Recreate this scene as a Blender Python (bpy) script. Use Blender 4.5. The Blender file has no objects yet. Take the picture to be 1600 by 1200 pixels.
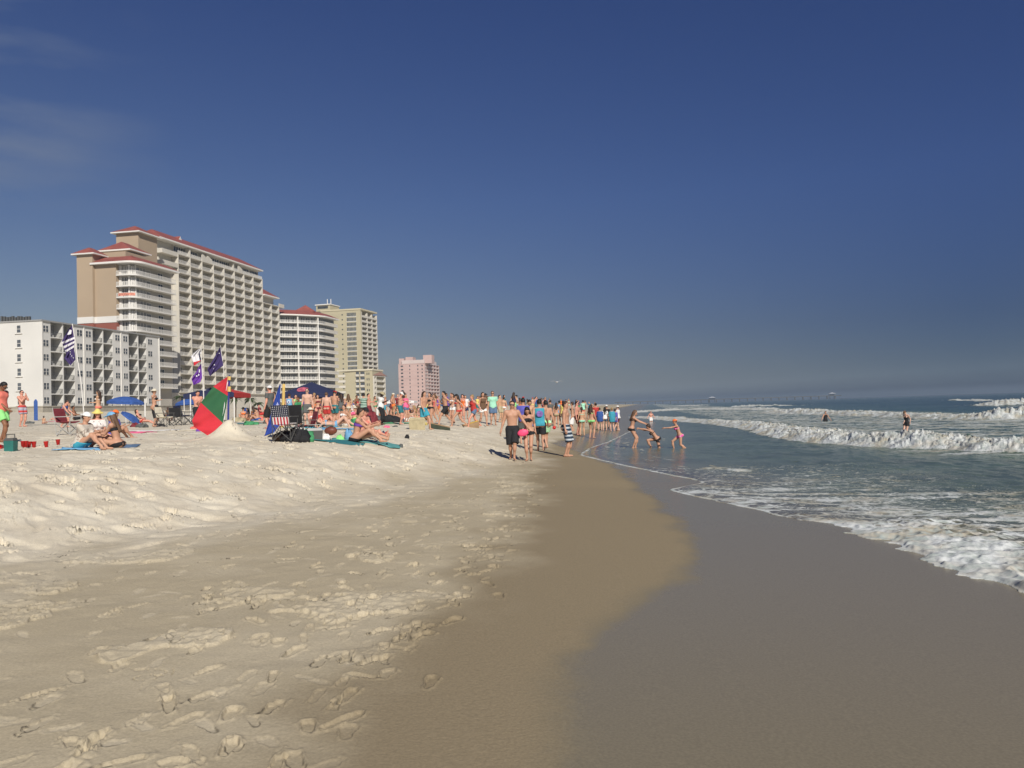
import bpy, math, random
import numpy as np
from mathutils import Vector, Matrix
random.seed(7); np.random.seed(7)
sc = bpy.context.scene
COL = sc.collection
R = math.radians

# ------------------------------------------------------------------ camera
EYE = 1.6
cam_d = bpy.data.cameras.new('camera'); cam = bpy.data.objects.new('camera', cam_d); COL.objects.link(cam)
cam_d.sensor_width = 36; cam_d.lens = 36*1250/1600; cam_d.clip_start = .05; cam_d.clip_end = 30000
CAMR = Matrix.Rotation(R(90+1.718), 3, 'X') @ Matrix.Rotation(R(-1.753), 3, 'Z')
cam.matrix_world = Matrix.Translation((0, 0, EYE)) @ CAMR.to_4x4()
sc.camera = cam
# ------------------------------------------------------------------ light
SUN_EL = 36.0; SUN_AZ = 160.0          # azimuth measured clockwise from +Y (view direction): behind, to the right
sd = Vector((math.sin(R(SUN_AZ))*math.cos(R(SUN_EL)), math.cos(R(SUN_AZ))*math.cos(R(SUN_EL)), math.sin(R(SUN_EL))))
sun_d = bpy.data.lights.new('sun', 'SUN'); sun_d.energy = 4.6; sun_d.angle = R(.5); sun_d.color = (1, .945, .86)
sun = bpy.data.objects.new('sun', sun_d); COL.objects.link(sun)
sun.rotation_euler = sd.to_track_quat('Z', 'Y').to_euler()
w = bpy.data.worlds.new('World'); sc.world = w; w.use_nodes = True
nt = w.node_tree; bg = nt.nodes['Background']
sky = nt.nodes.new('ShaderNodeTexSky'); sky.sky_type = 'NISHITA'; sky.sun_disc = False
sky.sun_elevation = R(SUN_EL); sky.sun_rotation = R(SUN_AZ); sky.altitude = 0
sky.air_density = 1.0; sky.dust_density = .6; sky.ozone_density = 2.2
bg.inputs['Strength'].default_value = .05
# sea-mist tint of the air: paler towards the land (left), deeper blue out to sea (right)
# thin cirrus wisps low on the left, part of the sky itself
tc = nt.nodes.new('ShaderNodeTexCoord'); mp = nt.nodes.new('ShaderNodeMapping'); mp.inputs['Scale'].default_value = (3, 3, 13)
mp.inputs['Rotation'].default_value = (.25, .2, 0)
nz = nt.nodes.new('ShaderNodeTexNoise'); nz.inputs['Scale'].default_value = 1.5; nz.inputs['Detail'].default_value = 5
nz.inputs['Roughness'].default_value = .5
rp = nt.nodes.new('ShaderNodeValToRGB'); rp.color_ramp.elements[0].position = .46; rp.color_ramp.elements[1].position = .72
sp = nt.nodes.new('ShaderNodeSeparateXYZ')
mr = nt.nodes.new('ShaderNodeMapRange'); mr.inputs[1].default_value = -.36; mr.inputs[2].default_value = -.56
mz = nt.nodes.new('ShaderNodeMapRange'); mz.inputs[1].default_value = .16; mz.inputs[2].default_value = .28
mu = nt.nodes.new('ShaderNodeMath'); mu.operation = 'MULTIPLY'; mu2 = nt.nodes.new('ShaderNodeMath'); mu2.operation = 'MULTIPLY'
mu3 = nt.nodes.new('ShaderNodeMath'); mu3.operation = 'MULTIPLY'; mu3.inputs[1].default_value = .9
mx = nt.nodes.new('ShaderNodeMixRGB'); mx.inputs[2].default_value = (3.4, 4.2, 6.0, 1)
L = nt.links.new
L(tc.outputs['Generated'], mp.inputs[0]); L(mp.outputs[0], nz.inputs[0]); L(nz.outputs[0], rp.inputs[0])
L(tc.outputs['Generated'], sp.inputs[0]); L(sp.outputs[0], mr.inputs[0]); L(sp.outputs[2], mz.inputs[0])
L(rp.outputs[0], mu.inputs[0]); L(mr.outputs[0], mu.inputs[1]); L(mu.outputs[0], mu2.inputs[0]); L(mz.outputs[0], mu2.inputs[1])
L(mu2.outputs[0], mu3.inputs[0])
def ramp(stops):
    r = nt.nodes.new('ShaderNodeValToRGB'); e = r.color_ramp.elements
    while len(e) < len(stops): e.new(.5)
    for i, (p_, c_) in enumerate(stops): e[i].position = p_; e[i].color = (*c_, 1)
    L(sp.outputs[2], r.inputs[0]); return r.outputs[0]
RL = ramp([(0, (1.15, 1.0, 1.0)), (.09, (.95, .86, .90)), (.25, (.72, .77, 1.02)), (.45, (.54, .65, 1.08))])
RR = ramp([(0, (.16, .26, .50)), (.09, (.20, .29, .57)), (.25, (.38, .50, .92)), (.45, (.41, .54, 1.0))])
ma = nt.nodes.new('ShaderNodeMapRange'); ma.inputs[1].default_value = -.5; ma.inputs[2].default_value = .5; L(sp.outputs[0], ma.inputs[0])
mt_ = nt.nodes.new('ShaderNodeMixRGB'); L(ma.outputs[0], mt_.inputs[0]); L(RL, mt_.inputs[1]); L(RR, mt_.inputs[2])
mm_ = nt.nodes.new('ShaderNodeMixRGB'); mm_.blend_type = 'MULTIPLY'; mm_.inputs[0].default_value = 1; L(sky.outputs[0], mm_.inputs[1]); L(mt_.outputs[0], mm_.inputs[2])
L(mu3.outputs[0], mx.inputs[0]); L(mm_.outputs[0], mx.inputs[1]); L(mx.outputs[0], bg.inputs[0])
sc.view_settings.view_transform = 'Standard'; sc.view_settings.look = 'None'
sc.view_settings.exposure = 0.0; sc.view_settings.gamma = 1
sc.cycles.use_denoising = True
sc.cycles.max_bounces = 6; sc.cycles.diffuse_bounces = 3; sc.cycles.glossy_bounces = 3; sc.cycles.transmission_bounces = 3
sc.cycles.volume_bounces = 0; sc.cycles.caustics_reflective = False; sc.cycles.caustics_refractive = False

# ------------------------------------------------------------------ numeric helpers
def P(px, py, Y):
    """world point on the line of sight of photograph pixel (px,py) at distance Y"""
    d = CAMR @ Vector(((px-800)/1250, -(py-600)/1250, -1))
    return Vector((0, 0, EYE)) + d*(Y/d.y)
def hash2(ix, iy, seed):
    h = (ix.astype(np.int64)*374761393 + iy.astype(np.int64)*668265263 + seed*974634777) & 0xffffffff
    h = ((h ^ (h >> 13))*1274126177) & 0xffffffff
    return ((h ^ (h >> 16)) & 0xffff)/65535.0
def vnoise(x, y, seed=0):
    ix = np.floor(x); iy = np.floor(y); fx = x-ix; fy = y-iy
    ix = ix.astype(np.int64); iy = iy.astype(np.int64)
    fx = fx*fx*fx*(fx*(fx*6-15)+10); fy = fy*fy*fy*(fy*(fy*6-15)+10)
    a = hash2(ix, iy, seed); b = hash2(ix+1, iy, seed); c = hash2(ix, iy+1, seed); d = hash2(ix+1, iy+1, seed)
    return (a+(b-a)*fx)*(1-fy)+(c+(d-c)*fx)*fy
def fbm(x, y, oct=4, seed=0, gain=.5):
    s = 0; a = 1; t = 0
    for o in range(oct):
        s = s+a*vnoise(x*2**o+13.7*o, y*2**o-7.3*o, seed+o*17); t += a; a *= gain
    return s/t
def sstep(a, b, x):
    t = np.clip((x-a)/(b-a), 0, 1); return t*t*(3-2*t)
def polyx(pts, y):
    a = np.array(sorted((q[1], q[0]) for q in pts)); return np.interp(y, a[:, 0], a[:, 1])

# ------------------------------------------------------------------ beach shape
YS = [-3000, 0, 7, 9, 12, 13.5, 15.5, 18.1, 18.7, 19.6, 21, 25.8, 31.4, 36, 42, 57, 87, 140, 200, 1000, 9000]
XS = [400, 5.3, 4.6, 4.7, 4.9, 4.3, 3.85, 3.25, 4.3, 4.5, 4.2, 3.3, 2.5, 3.3, 4.9, 8.2, 12.6, 20, 30, 165, 1560]
_ys = np.concatenate([np.arange(0, 60, .25)]); _xr = np.interp(_ys, YS, XS); _k = np.ones(5)/5; _xq = np.convolve(np.pad(_xr, 2, mode='edge'), _k, 'valid')
def xs(y): return np.where((np.asarray(y) > 1) & (np.asarray(y) < 58), np.interp(y, _ys, _xq), np.interp(y, YS, XS))                       # waterline
YT = [-3000, 0, 5, 9, 14, 18, 21, 24.5, 27, 32, 42, 50, 57, 87, 140, 200, 1000, 9000]
XT = [390, -8, -7, -6, -4, -2.2, -.9, .3, 1.2, .8, 2.2, 3.6, 5.4, 9.8, 16.5, 26, 160, 1550]
def xt(y): return np.interp(y, YT, XT)                       # toe of the berm
def smooth_interp(f, y, k=.12):
    s = np.maximum(np.abs(y)*k, .4); return (f(y-s)+2*f(y)+f(y+s))/4
SEA = -.36
FP = P(358, 657, 21.0); MOUND = (FP.x, FP.y)
def terrain(x, y):
    x = np.asarray(x, float); y = np.asarray(y, float)
    T = smooth_interp(xt, y); S = xs(y)
    v = T-x
    vp = np.maximum(v, 0)
    land = .9*(1-np.exp(-(vp/2.7)**1.6)) + .018*np.minimum(vp, 28) + 2.6*sstep(60, 125, vp)
    t = np.clip((x-T)/np.maximum(S-T, 1), 0, 1)
    z = np.where(v > 0, land, -.32*t**1.25)
    u = np.maximum(x-S, 0)
    z = z-.05*np.minimum(u, 50)
    z = z+.06*(fbm(x/5+3, y/5, 2, 5)-.5)*np.clip(vp/3, 0, 1)
    r = np.hypot(x-MOUND[0], (y-MOUND[1])*.9)
    z = z+.52*np.exp(-(r/.42)**1.7)
    return z
def ground_z(x, y): return float(TERR(np.array([x]), np.array([y]))[0])
TERR = terrain
def G(px, py, water=False, far=400):
    """where the line of sight of a photo pixel meets the beach (or the water)"""
    d = CAMR @ Vector(((px-800)/1250, -(py-600)/1250, -1)); d = d/d.y
    Y = np.geomspace(2, far, 6000); z = EYE+d.z*Y; h = TERR(d.x*Y, Y)
    if water: h = np.maximum(h, SEA)
    below = np.nonzero(z < h)[0]
    k = below[0] if len(below) else len(Y)-1
    return Vector((d.x*Y[k], Y[k], float(h[k])))

# ------------------------------------------------------------------ materials
_M = {}
def node_mat(name):
    m = bpy.data.materials.new(name); m.use_nodes = True
    return m, m.node_tree, m.node_tree.nodes['Principled BSDF']
def mat(name, col, rough=.6, var=.12, scale=6.0, metal=0, spec=.4, bump=0, bscale=60):
    if name in _M: return _M[name]
    m, t, b = node_mat(name); _M[name] = m
    b.inputs['Roughness'].default_value = rough; b.inputs['Metallic'].default_value = metal
    b.inputs['Specular IOR Level'].default_value = spec
    tcn = t.nodes.new('ShaderNodeTexCoord'); n = t.nodes.new('ShaderNodeTexNoise'); n.inputs['Scale'].default_value = scale
    n.inputs['Detail'].default_value = 4; t.links.new(tcn.outputs['Object'], n.inputs['Vector'])
    r = t.nodes.new('ShaderNodeValToRGB'); r.color_ramp.elements[0].position = .3; r.color_ramp.elements[1].position = .7
    r.color_ramp.elements[0].color = [c*(1-var) for c in col]+[1]; r.color_ramp.elements[1].color = [min(1, c*(1+var)) for c in col]+[1]
    t.links.new(n.outputs[0], r.inputs[0]); t.links.new(r.outputs[0], b.inputs['Base Color'])
    if bump:
        n2 = t.nodes.new('ShaderNodeTexNoise'); n2.inputs['Scale'].default_value = bscale; t.links.new(tcn.outputs['Object'], n2.inputs['Vector'])
        bp = t.nodes.new('ShaderNodeBump'); bp.inputs['Strength'].default_value = bump; bp.inputs['Distance'].default_value = .02
        t.links.new(n2.outputs[0], bp.inputs['Height']); t.links.new(bp.outputs[0], b.inputs['Normal'])
    return m

# ------------------------------------------------------------------ object helpers
def add_obj(name, V, F, mats, parent=None, smooth=False, fmat=None, loc=None):
    me = bpy.data.meshes.new(name)
    me.from_pydata([tuple(v) for v in V], [], [tuple(f) for f in F])
    for m in (mats if isinstance(mats, (list, tuple)) else [mats]): me.materials.append(m)
    if fmat is not None: me.polygons.foreach_set('material_index', np.asarray(fmat, np.int32))
    if smooth: me.polygons.foreach_set('use_smooth', np.ones(len(me.polygons), bool))
    me.update()
    o = bpy.data.objects.new(name, me); COL.objects.link(o)
    if parent is not None: o.parent = parent
    if loc is not None: o.location = loc
    return o
def fast_mesh(name, V, Q, mat_, attrs=None, smooth=True):
    me = bpy.data.meshes.new(name); nv = len(V); nq = len(Q)
    me.vertices.add(nv); me.vertices.foreach_set('co', V.astype(np.float32).ravel())
    me.loops.add(nq*4); me.loops.foreach_set('vertex_index', Q.astype(np.int32).ravel())
    me.polygons.add(nq); me.polygons.foreach_set('loop_start', np.arange(0, nq*4, 4, dtype=np.int32))
    me.polygons.foreach_set('loop_total', np.full(nq, 4, np.int32))
    me.polygons.foreach_set('use_smooth', np.full(nq, smooth, bool))
    me.materials.append(mat_); me.update(calc_edges=True)
    for k, a in (attrs or {}).items():
        at = me.attributes.new(k, 'FLOAT', 'POINT'); at.data.foreach_set('value', a.astype(np.float32))
    o = bpy.data.objects.new(name, me); COL.objects.link(o); return o
def empty(name, loc, rz=0):
    o = bpy.data.objects.new(name, None); COL.objects.link(o); o.location = loc; o.rotation_euler = (0, 0, rz); o.empty_display_size = .2
    return o
def tag(o, label=None, cat=None, group=None, kind=None):
    if label: o['label'] = label
    if cat: o['category'] = cat
    if group: o['group'] = group
    if kind: o['kind'] = kind
    return o
class MB:
    def __init__(s): s.V = []; s.F = []; s.M = []
    def add(s, V, F, m=0):
        k = len(s.V); s.V += [tuple(v) for v in V]; s.F += [tuple(i+k for i in f) for f in F]; s.M += [m]*len(F); return s
    def hexa(s, c, m=0):                      # 8 corners: bottom ring then top ring
        return s.add(c, [(3, 2, 1, 0), (4, 5, 6, 7), (0, 1, 5, 4), (1, 2, 6, 5), (2, 3, 7, 6), (3, 0, 4, 7)], m)
    def box(s, x0, x1, y0, y1, z0, z1, m=0, f=None):
        c = [(x0, y0, z0), (x1, y0, z0), (x1, y1, z0), (x0, y1, z0), (x0, y0, z1), (x1, y0, z1), (x1, y1, z1), (x0, y1, z1)]
        if f: c = [f(*q) for q in c]
        return s.hexa(c, m)
    def prism(s, poly, z0, z1, m=0):
        n = len(poly); V = [(p[0], p[1], z0) for p in poly]+[(p[0], p[1], z1) for p in poly]
        F = [tuple(range(n))[::-1], tuple(range(n, 2*n))]+[(i, (i+1) % n, n+(i+1) % n, n+i) for i in range(n)]
        return s.add(V, F, m)
    def tube(s, pts, r, n=6, m=0, r2=None):
        pts = [Vector(p) for p in pts]; V = []; F = []; N = len(pts)
        for i, p in enumerate(pts):
            d = (pts[min(i+1, N-1)]-pts[max(i-1, 0)]).normalized()
            a = Vector((0, 0, 1)) if abs(d.z) < .9 else Vector((1, 0, 0))
            u = d.cross(a).normalized(); v = d.cross(u)
            rr = r if r2 is None else r+(r2-r)*i/(N-1)
            for k in range(n):
                t = 2*math.pi*k/n; V.append(p+u*math.cos(t)*rr+v*math.sin(t)*rr)
        for i in range(N-1):
            for k in range(n):
                a = i*n+k; b = i*n+(k+1) % n; F.append((a, b, b+n, a+n))
        F.append(tuple(range(n))[::-1]); F.append(tuple(range((N-1)*n, N*n)))
        return s.add(V, F, m)
    def ell(s, c, r, nu=12, nv=8, m=0, f=None):
        V = []; F = []
        for j in range(nv+1):
            th = math.pi*j/nv
            for i in range(nu):
                ph = 2*math.pi*i/nu
                q = (c[0]+r[0]*math.sin(th)*math.cos(ph), c[1]+r[1]*math.sin(th)*math.sin(ph), c[2]+r[2]*math.cos(th))
                V.append(f(*q) if f else q)
        for j in range(nv):
            for i in range(nu):
                a = j*nu+i; b = j*nu+(i+1) % nu; F.append((a, a+nu, b+nu, b))
        return s.add(V, F, m)
    def build(s, name, mats, parent=None, smooth=False, loc=None):
        return add_obj(name, s.V, s.F, mats, parent, smooth, s.M, loc)

# ------------------------------------------------------------------ sand sheet
def polar_grid(az, r):
    A, Rr = np.meshgrid(az, r); X = Rr*np.sin(A); Y = Rr*np.cos(A)
    nr, na = A.shape; idx = np.arange(nr*na).reshape(nr, na)
    Q = np.stack([idx[:-1, :-1], idx[:-1, 1:], idx[1:, 1:], idx[1:, :-1]], -1).reshape(-1, 4)
    return X.ravel(), Y.ravel(), Q, nr, na
def px_poly(lst):                              # boundary given by what the photo shows, as ground points
    return [(lambda g: (g.x, g.y))(G(*p)) for p in lst]
WET = px_poly([(858, 1190), (880, 1090), (925, 985), (985, 935), (1060, 905), (1082, 880), (1070, 835), (1045, 805), (1000, 768), (975, 742), (955, 728), (930, 716), (900, 706)])
DAMP = px_poly([(520, 1195), (570, 1120), (640, 1040), (700, 975), (770, 915), (810, 870), (838, 820), (850, 780), (852, 745), (850, 715)])
DRY = px_poly([(0, 868), (120, 850), (250, 822), (380, 795), (470, 775), (560, 757), (640, 738), (715, 718), (770, 705), (800, 690)])
WET += [(xs(y)-1.6, y) for y in (36, 60)]+[(xs(200)-6, 200), (xs(5000)-60, 5000)]
DAMP += [(1.6, 32), (3.6, 45), (6.5, 60), (22, 200), (1200, 9000)]
DRY += [(.6, 42), (3.6, 60), (17, 200), (1100, 9000)]
def pl(poly, y):
    a = np.array(poly); a = a[np.argsort(a[:, 1])]; return np.interp(y, a[:, 1], a[:, 0])
azd = np.arange(R(-41), R(41), .00085)
az = np.concatenate([np.linspace(-math.pi, R(-41.2), 60), azd, np.linspace(R(41.2), math.pi, 60)])
rr = [.4]
while rr[-1] < 12000:
    q = rr[-1]; rr.append(q*(1.08 if q < 2.6 else 1.0028 if q < 34 else 1.006 if q < 120 else 1.03))
X, Y, Q, nr, na = polar_grid(az, np.array(rr))
Z = terrain(X, Y)
near = (Y > 1.5) & (Y < 70) & (np.abs(X) < 60)
xn, yn = X[near], Y[near]
wob = (fbm(xn*1.1, yn*.6, 3, 40)-.5)
dry = sstep(-2.6, 1.3, pl(DRY, yn)-xn+wob*3.0)             # loose pale sand
wet = sstep(-.26, .24, xn-pl(WET, yn)+(fbm(xn*1.6, yn*1.1, 5, 41, .6)-.5)*.6)
prn = sstep(-.25, .9, pl(DAMP, yn)-xn+(fbm(xn*1.4, yn*1.4, 3, 43)-.5)*1.2)*(1-wet)   # trodden damp sand
z = np.zeros_like(xn); lite = np.zeros_like(xn); dark = np.zeros_like(xn)
lum = fbm(xn*1.3, yn*1.3, 4, 11)-.5; rid = 1-np.abs(2*fbm(xn*2.1+5, yn*2.1, 3, 12)-1)
dent = np.clip(vnoise(xn*3.1+fbm(xn*2, yn*2, 2, 14)*2, yn*3.1, 13)-.62, 0, 1)*2.6
z += dry*(.075*lum+.03*(rid-.6)-.05*dent+.012*(fbm(xn*9, yn*9, 2, 15)-.5))
z += prn*(1-dry)*(.030*(fbm(xn*1.7, yn*1.7, 3, 16)-.5)+.006*(fbm(xn*7, yn*7, 2, 18)-.5))
lite += prn*(1-dry)*np.clip((fbm(xn*.9, yn*1.5, 4, 21)-.44)*3.2, 0, 1)*.5
# clods: plates of crusted sand lifted round old prints, with sharp broken edges
cl = fbm(xn*1.15+9, yn*1.15, 2, 22); wcl = (.35+.65*sstep(0, -5, xn))
plate = sstep(.0, .016, cl-.725+.12*(fbm(xn*6, yn*6, 2, 23)-.5)-.03*(1-wcl))
z += prn*(1-.85*dry)*plate*(.018+.03*(fbm(xn*5, yn*5, 3, 24)-.5)+.02*(vnoise(xn*14, yn*14, 26)-.5)); lite += prn*(1-dry)*plate*.4
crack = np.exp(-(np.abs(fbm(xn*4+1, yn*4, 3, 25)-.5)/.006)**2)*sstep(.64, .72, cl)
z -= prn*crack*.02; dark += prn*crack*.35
# footprints
rng = np.random.RandomState(4)
order = np.lexsort((xn,)); xsort = xn[order]
def stamp(cx, cy, ang, L, W, dep, lt, ragged):
    a = np.searchsorted(xsort, cx-L); b = np.searchsorted(xsort, cx+L)
    ii = order[a:b]; ii = ii[np.abs(yn[ii]-cy) < L]
    if len(ii) == 0: return
    dx = xn[ii]-cx; dy = yn[ii]-cy
    u = dx*math.cos(ang)+dy*math.sin(ang); v = -dx*math.sin(ang)+dy*math.cos(ang)
    wv = W*(1-.28*np.exp(-((u+.02)/(.3*L))**2)+.12*np.clip(u/L, -1, 1)*2)
    q = np.sqrt((u/(L*.5))**2+(v/(wv*.5))**2)+ragged*(vnoise(dx*30+cx*7, dy*30, 31)-.5)
    ins = 1-sstep(.75, 1.05, q); rim = np.exp(-((q-1.12)/.16)**2)
    z[ii] += -dep*ins+dep*.55*rim*(.5+vnoise(dx*22+cy, dy*22, 33))
    lite[ii] = np.maximum(lite[ii], lt*(ins*.9+rim*.55))
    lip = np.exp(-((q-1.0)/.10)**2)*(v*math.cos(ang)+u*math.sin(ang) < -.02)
    dark[ii] = np.maximum(dark[ii], min(1, ragged*1.5)*lip*(rng.rand() < .4))  # darkens the near-side lip of some prints, stored with the cracks
def trail(p0, p1, n, jit, L=.25, dep=.016, lt=.7, rag=.35):
    x0, y0 = p0; x1, y1 = p1; a = math.atan2(y1-y0, x1-x0)
    for i in range(n):
        t = (i+rng.uniform(-.15, .15))/max(n-1, 1); s = 1 if i % 2 else -1
        cx = x0+(x1-x0)*t-math.sin(a)*.1*s+rng.normal(0, jit); cy = y0+(y1-y0)*t+math.cos(a)*.1*s+rng.normal(0, jit)
        stamp(cx, cy, a+rng.normal(0, .22), L*rng.uniform(.75, 1.1), .11*rng.uniform(.85, 1.15), dep*rng.uniform(.5, 1.2), lt*rng.uniform(.5, 1.15), rag)
def gp(px, py): g = G(px, py); return (g.x, g.y)
trail(gp(500, 1150), gp(830, 760), 26, .06, lt=1.0); trail(gp(640, 1050), gp(845, 745), 22, .07, lt=1.0); 
trail(gp(330, 1160), gp(640, 780), 18, .14, lt=.45)
trail(gp(760, 930), gp(860, 735), 12, .08, lt=.9)
for i in range(900):
    yy = 3.3+32*rng.rand()**1.05; xx = pl(DAMP, yy)-abs(rng.normal(0, .9+.16*yy))*1.25-.1
    d = (pl(DRY, yy)-xx)
    stamp(xx, yy, rng.choice([1.35, 1.7, 1.5, -1.5, .6, 2.4])+rng.normal(0, .3), rng.uniform(.16, .30), rng.uniform(.08, .13),
          (.012 if d < 0 else .035)*rng.uniform(.5, 1.4), rng.uniform(.15, .6), .45 if rng.rand() < .7 else .9)
for i in range(700):                                        # faint dried prints
    yy = 3.4+26*rng.rand()**.9; xx = pl(DAMP, yy)-rng.rand()*(1.2+.5*yy)
    stamp(xx, yy, rng.choice([1.4, 1.6, -1.5, .2, 2.8])+rng.normal(0, .4), rng.uniform(.14, .24), rng.uniform(.07, .11), .004, rng.uniform(.3, .9), .5)
for i in range(700):                                        # deep shapeless holes in the loose sand
    yy = 8+30*rng.rand()**1.2; xx = pl(DRY, yy)-rng.rand()**.8*(4+yy*.6)
    stamp(xx, yy, rng.uniform(0, 3.1), rng.uniform(.2, .38), rng.uniform(.14, .22), rng.uniform(.025, .06), 0, .8)
Z[near] += z
def spread(v, fill=0.):
    a = np.full(len(X), fill); a[near] = v; return a
far = ~near
dryA = spread(dry); dryA[far] = sstep(-1, 3, pl(DRY, Y[far])-X[far])
wetA = spread(wet); wetA[far] = sstep(-1, 1, X[far]-pl(WET, Y[far]))
prA = spread(prn); prA[far] = 1-wetA[far]
sm, t, b = node_mat('sand')
def attr(t, n):
    a = t.nodes.new('ShaderNodeAttribute'); a.attribute_name = n; return a.outputs['Fac']
def mixc(t, fac, a, b_):
    m = t.nodes.new('ShaderNodeMixRGB')
    for i, s in ((0, fac), (1, a), (2, b_)):
        if hasattr(s, 'links') or hasattr(s, 'is_linked'): t.links.new(s, m.inputs[i])
        else: m.inputs[i].default_value = s if i == 0 else (*s, 1)
    return m.outputs[0]
def mth(t, op, a, b_):
    m = t.nodes.new('ShaderNodeMath'); m.operation = op
    for i, s in ((0, a), (1, b_)):
        if hasattr(s, 'is_linked'): t.links.new(s, m.inputs[i])
        else: m.inputs[i].default_value = s
    return m.outputs[0]
def noise(t, scale, detail=4, vec=None, rough=.5):
    n = t.nodes.new('ShaderNodeTexNoise'); n.inputs['Scale'].default_value = scale; n.inputs['Detail'].default_value = detail
    n.inputs['Roughness'].default_value = rough
    if vec is None:
        g = t.nodes.new('ShaderNodeNewGeometry'); vec = g.outputs['Position']
    t.links.new(vec, n.inputs['Vector']); return n.outputs[0]
def rng_(t, v, a, b_, c=0, d=1):
    m = t.nodes.new('ShaderNodeMapRange'); t.links.new(v, m.inputs[0])
    for i, q in enumerate((a, b_, c, d)): m.inputs[i+1].default_value = q
    return m.outputs[0]
C_DRY = (.70, .635, .50); C_DRY2 = (.60, .53, .405); C_TROD = (.45, .382, .26); C_LITE = (.56, .485, .345); C_DAMP = (.285, .228, .142); C_WET = (.225, .189, .117)
n1 = rng_(t, noise(t, 1.3, 6), .35, .65); n2 = rng_(t, noise(t, 60, 3), .3, .7, .88, 1.1)
trod = mixc(t, attr(t, 'lite'), C_TROD, C_LITE)
c = mixc(t, attr(t, 'trod'), C_DAMP, trod)
c = mixc(t, attr(t, 'dry'), c, mixc(t, n1, C_DRY2, C_DRY))
c = mixc(t, attr(t, 'wet'), c, C_WET)
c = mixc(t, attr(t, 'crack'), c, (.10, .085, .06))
mm = t.nodes.new('ShaderNodeVectorMath'); mm.operation = 'SCALE'; t.links.new(c, mm.inputs[0]); t.links.new(n2, mm.inputs['Scale'])
t.links.new(mm.outputs[0], b.inputs['Base Color'])
wetn = attr(t, 'wet')
t.links.new(rng_(t, wetn, 0, 1, .85, .24), b.inputs['Roughness']); t.links.new(rng_(t, wetn, 0, 1, .12, .27), b.inputs['Specular IOR Level'])
bp = t.nodes.new('ShaderNodeBump'); bp.inputs['Distance'].default_value = .006
hgt = mth(t, 'ADD', noise(t, 220, 2), mth(t, 'MULTIPLY', noise(t, 30, 4), 1.6))
t.links.new(hgt, bp.inputs['Height']); t.links.new(rng_(t, wetn, 0, 1, .5, .03), bp.inputs['Strength']); t.links.new(bp.outputs[0], b.inputs['Normal'])
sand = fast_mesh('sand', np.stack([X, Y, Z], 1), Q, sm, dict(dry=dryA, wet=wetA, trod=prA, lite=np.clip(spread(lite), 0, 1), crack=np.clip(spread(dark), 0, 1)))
tag(sand, kind='structure')
LR = np.log(np.array(rr)); RRA = np.array(rr); AZ_ = az; ZG = Z.reshape(nr, na)
def terrain_fine(x, y):
    x = np.asarray(x, float); y = np.asarray(y, float); r_ = np.hypot(x, y); a_ = np.arctan2(x, y)
    i = np.clip(np.searchsorted(RRA, r_)-1, 0, ZG.shape[0]-2); j = np.clip(np.searchsorted(AZ_, a_)-1, 0, ZG.shape[1]-2)
    u = np.clip((r_-RRA[i])/(RRA[i+1]-RRA[i]), 0, 1); v = np.clip((a_-AZ_[j])/(AZ_[j+1]-AZ_[j]), 0, 1)
    return (ZG[i, j]*(1-u)+ZG[i+1, j]*u)*(1-v)+(ZG[i, j+1]*(1-u)+ZG[i+1, j+1]*u)*v

# ------------------------------------------------------------------ sea
def wp(lst): return [(lambda g: (g.x, g.y))(P(px, py, (EYE-SEA)*1250/(py-(637.5-.0306*(px-800))))) for px, py in lst]
azs = np.concatenate([np.arange(R(-1), R(41), .0011), np.linspace(R(41.2), R(150), 70)])
rs = [3.0]
while rs[-1] < 14000:
    q = rs[-1]; rs.append(q*(1.0026 if q < 30 else 1.0034 if q < 140 else 1.012))
X, Y, Q, nr, na = polar_grid(azs, np.array(rs))
TZ = terrain(X, Y); S = xs(Y); nf0 = 1-sstep(11.5, 15, Y)
U = X-S+(fbm(X*1.5, Y*1.5, 4, 60, .55)-.5)*(.12+.75*nf0)*(Y < 60)
bump_n = lambda sx, sy, o, s: fbm(X*sx, Y*sy, o, s)
Z = np.full_like(X, SEA); foam = np.zeros_like(X)
off = sstep(.5, 8, U)
rX, rY = X*.985-Y*.17, X*.17+Y*.985                        # rX = distance offshore, rY = along the shore
Z += off*(.05*(fbm(rX*.9, rY*.35, 3, 61)-.5)*2+.022*(fbm(rX*3.2, rY*1.6, 2, 62)-.5)*2)
Z += sstep(30, 70, U)*.22*np.sin(rX*.42+3*fbm(rX*.02, rY*.02, 2, 63)*6)*np.exp(-Y/900)
Z += sstep(25, 60, U)*.25*(fbm(rX*.12, rY*.05, 3, 64)-.5)
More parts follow.
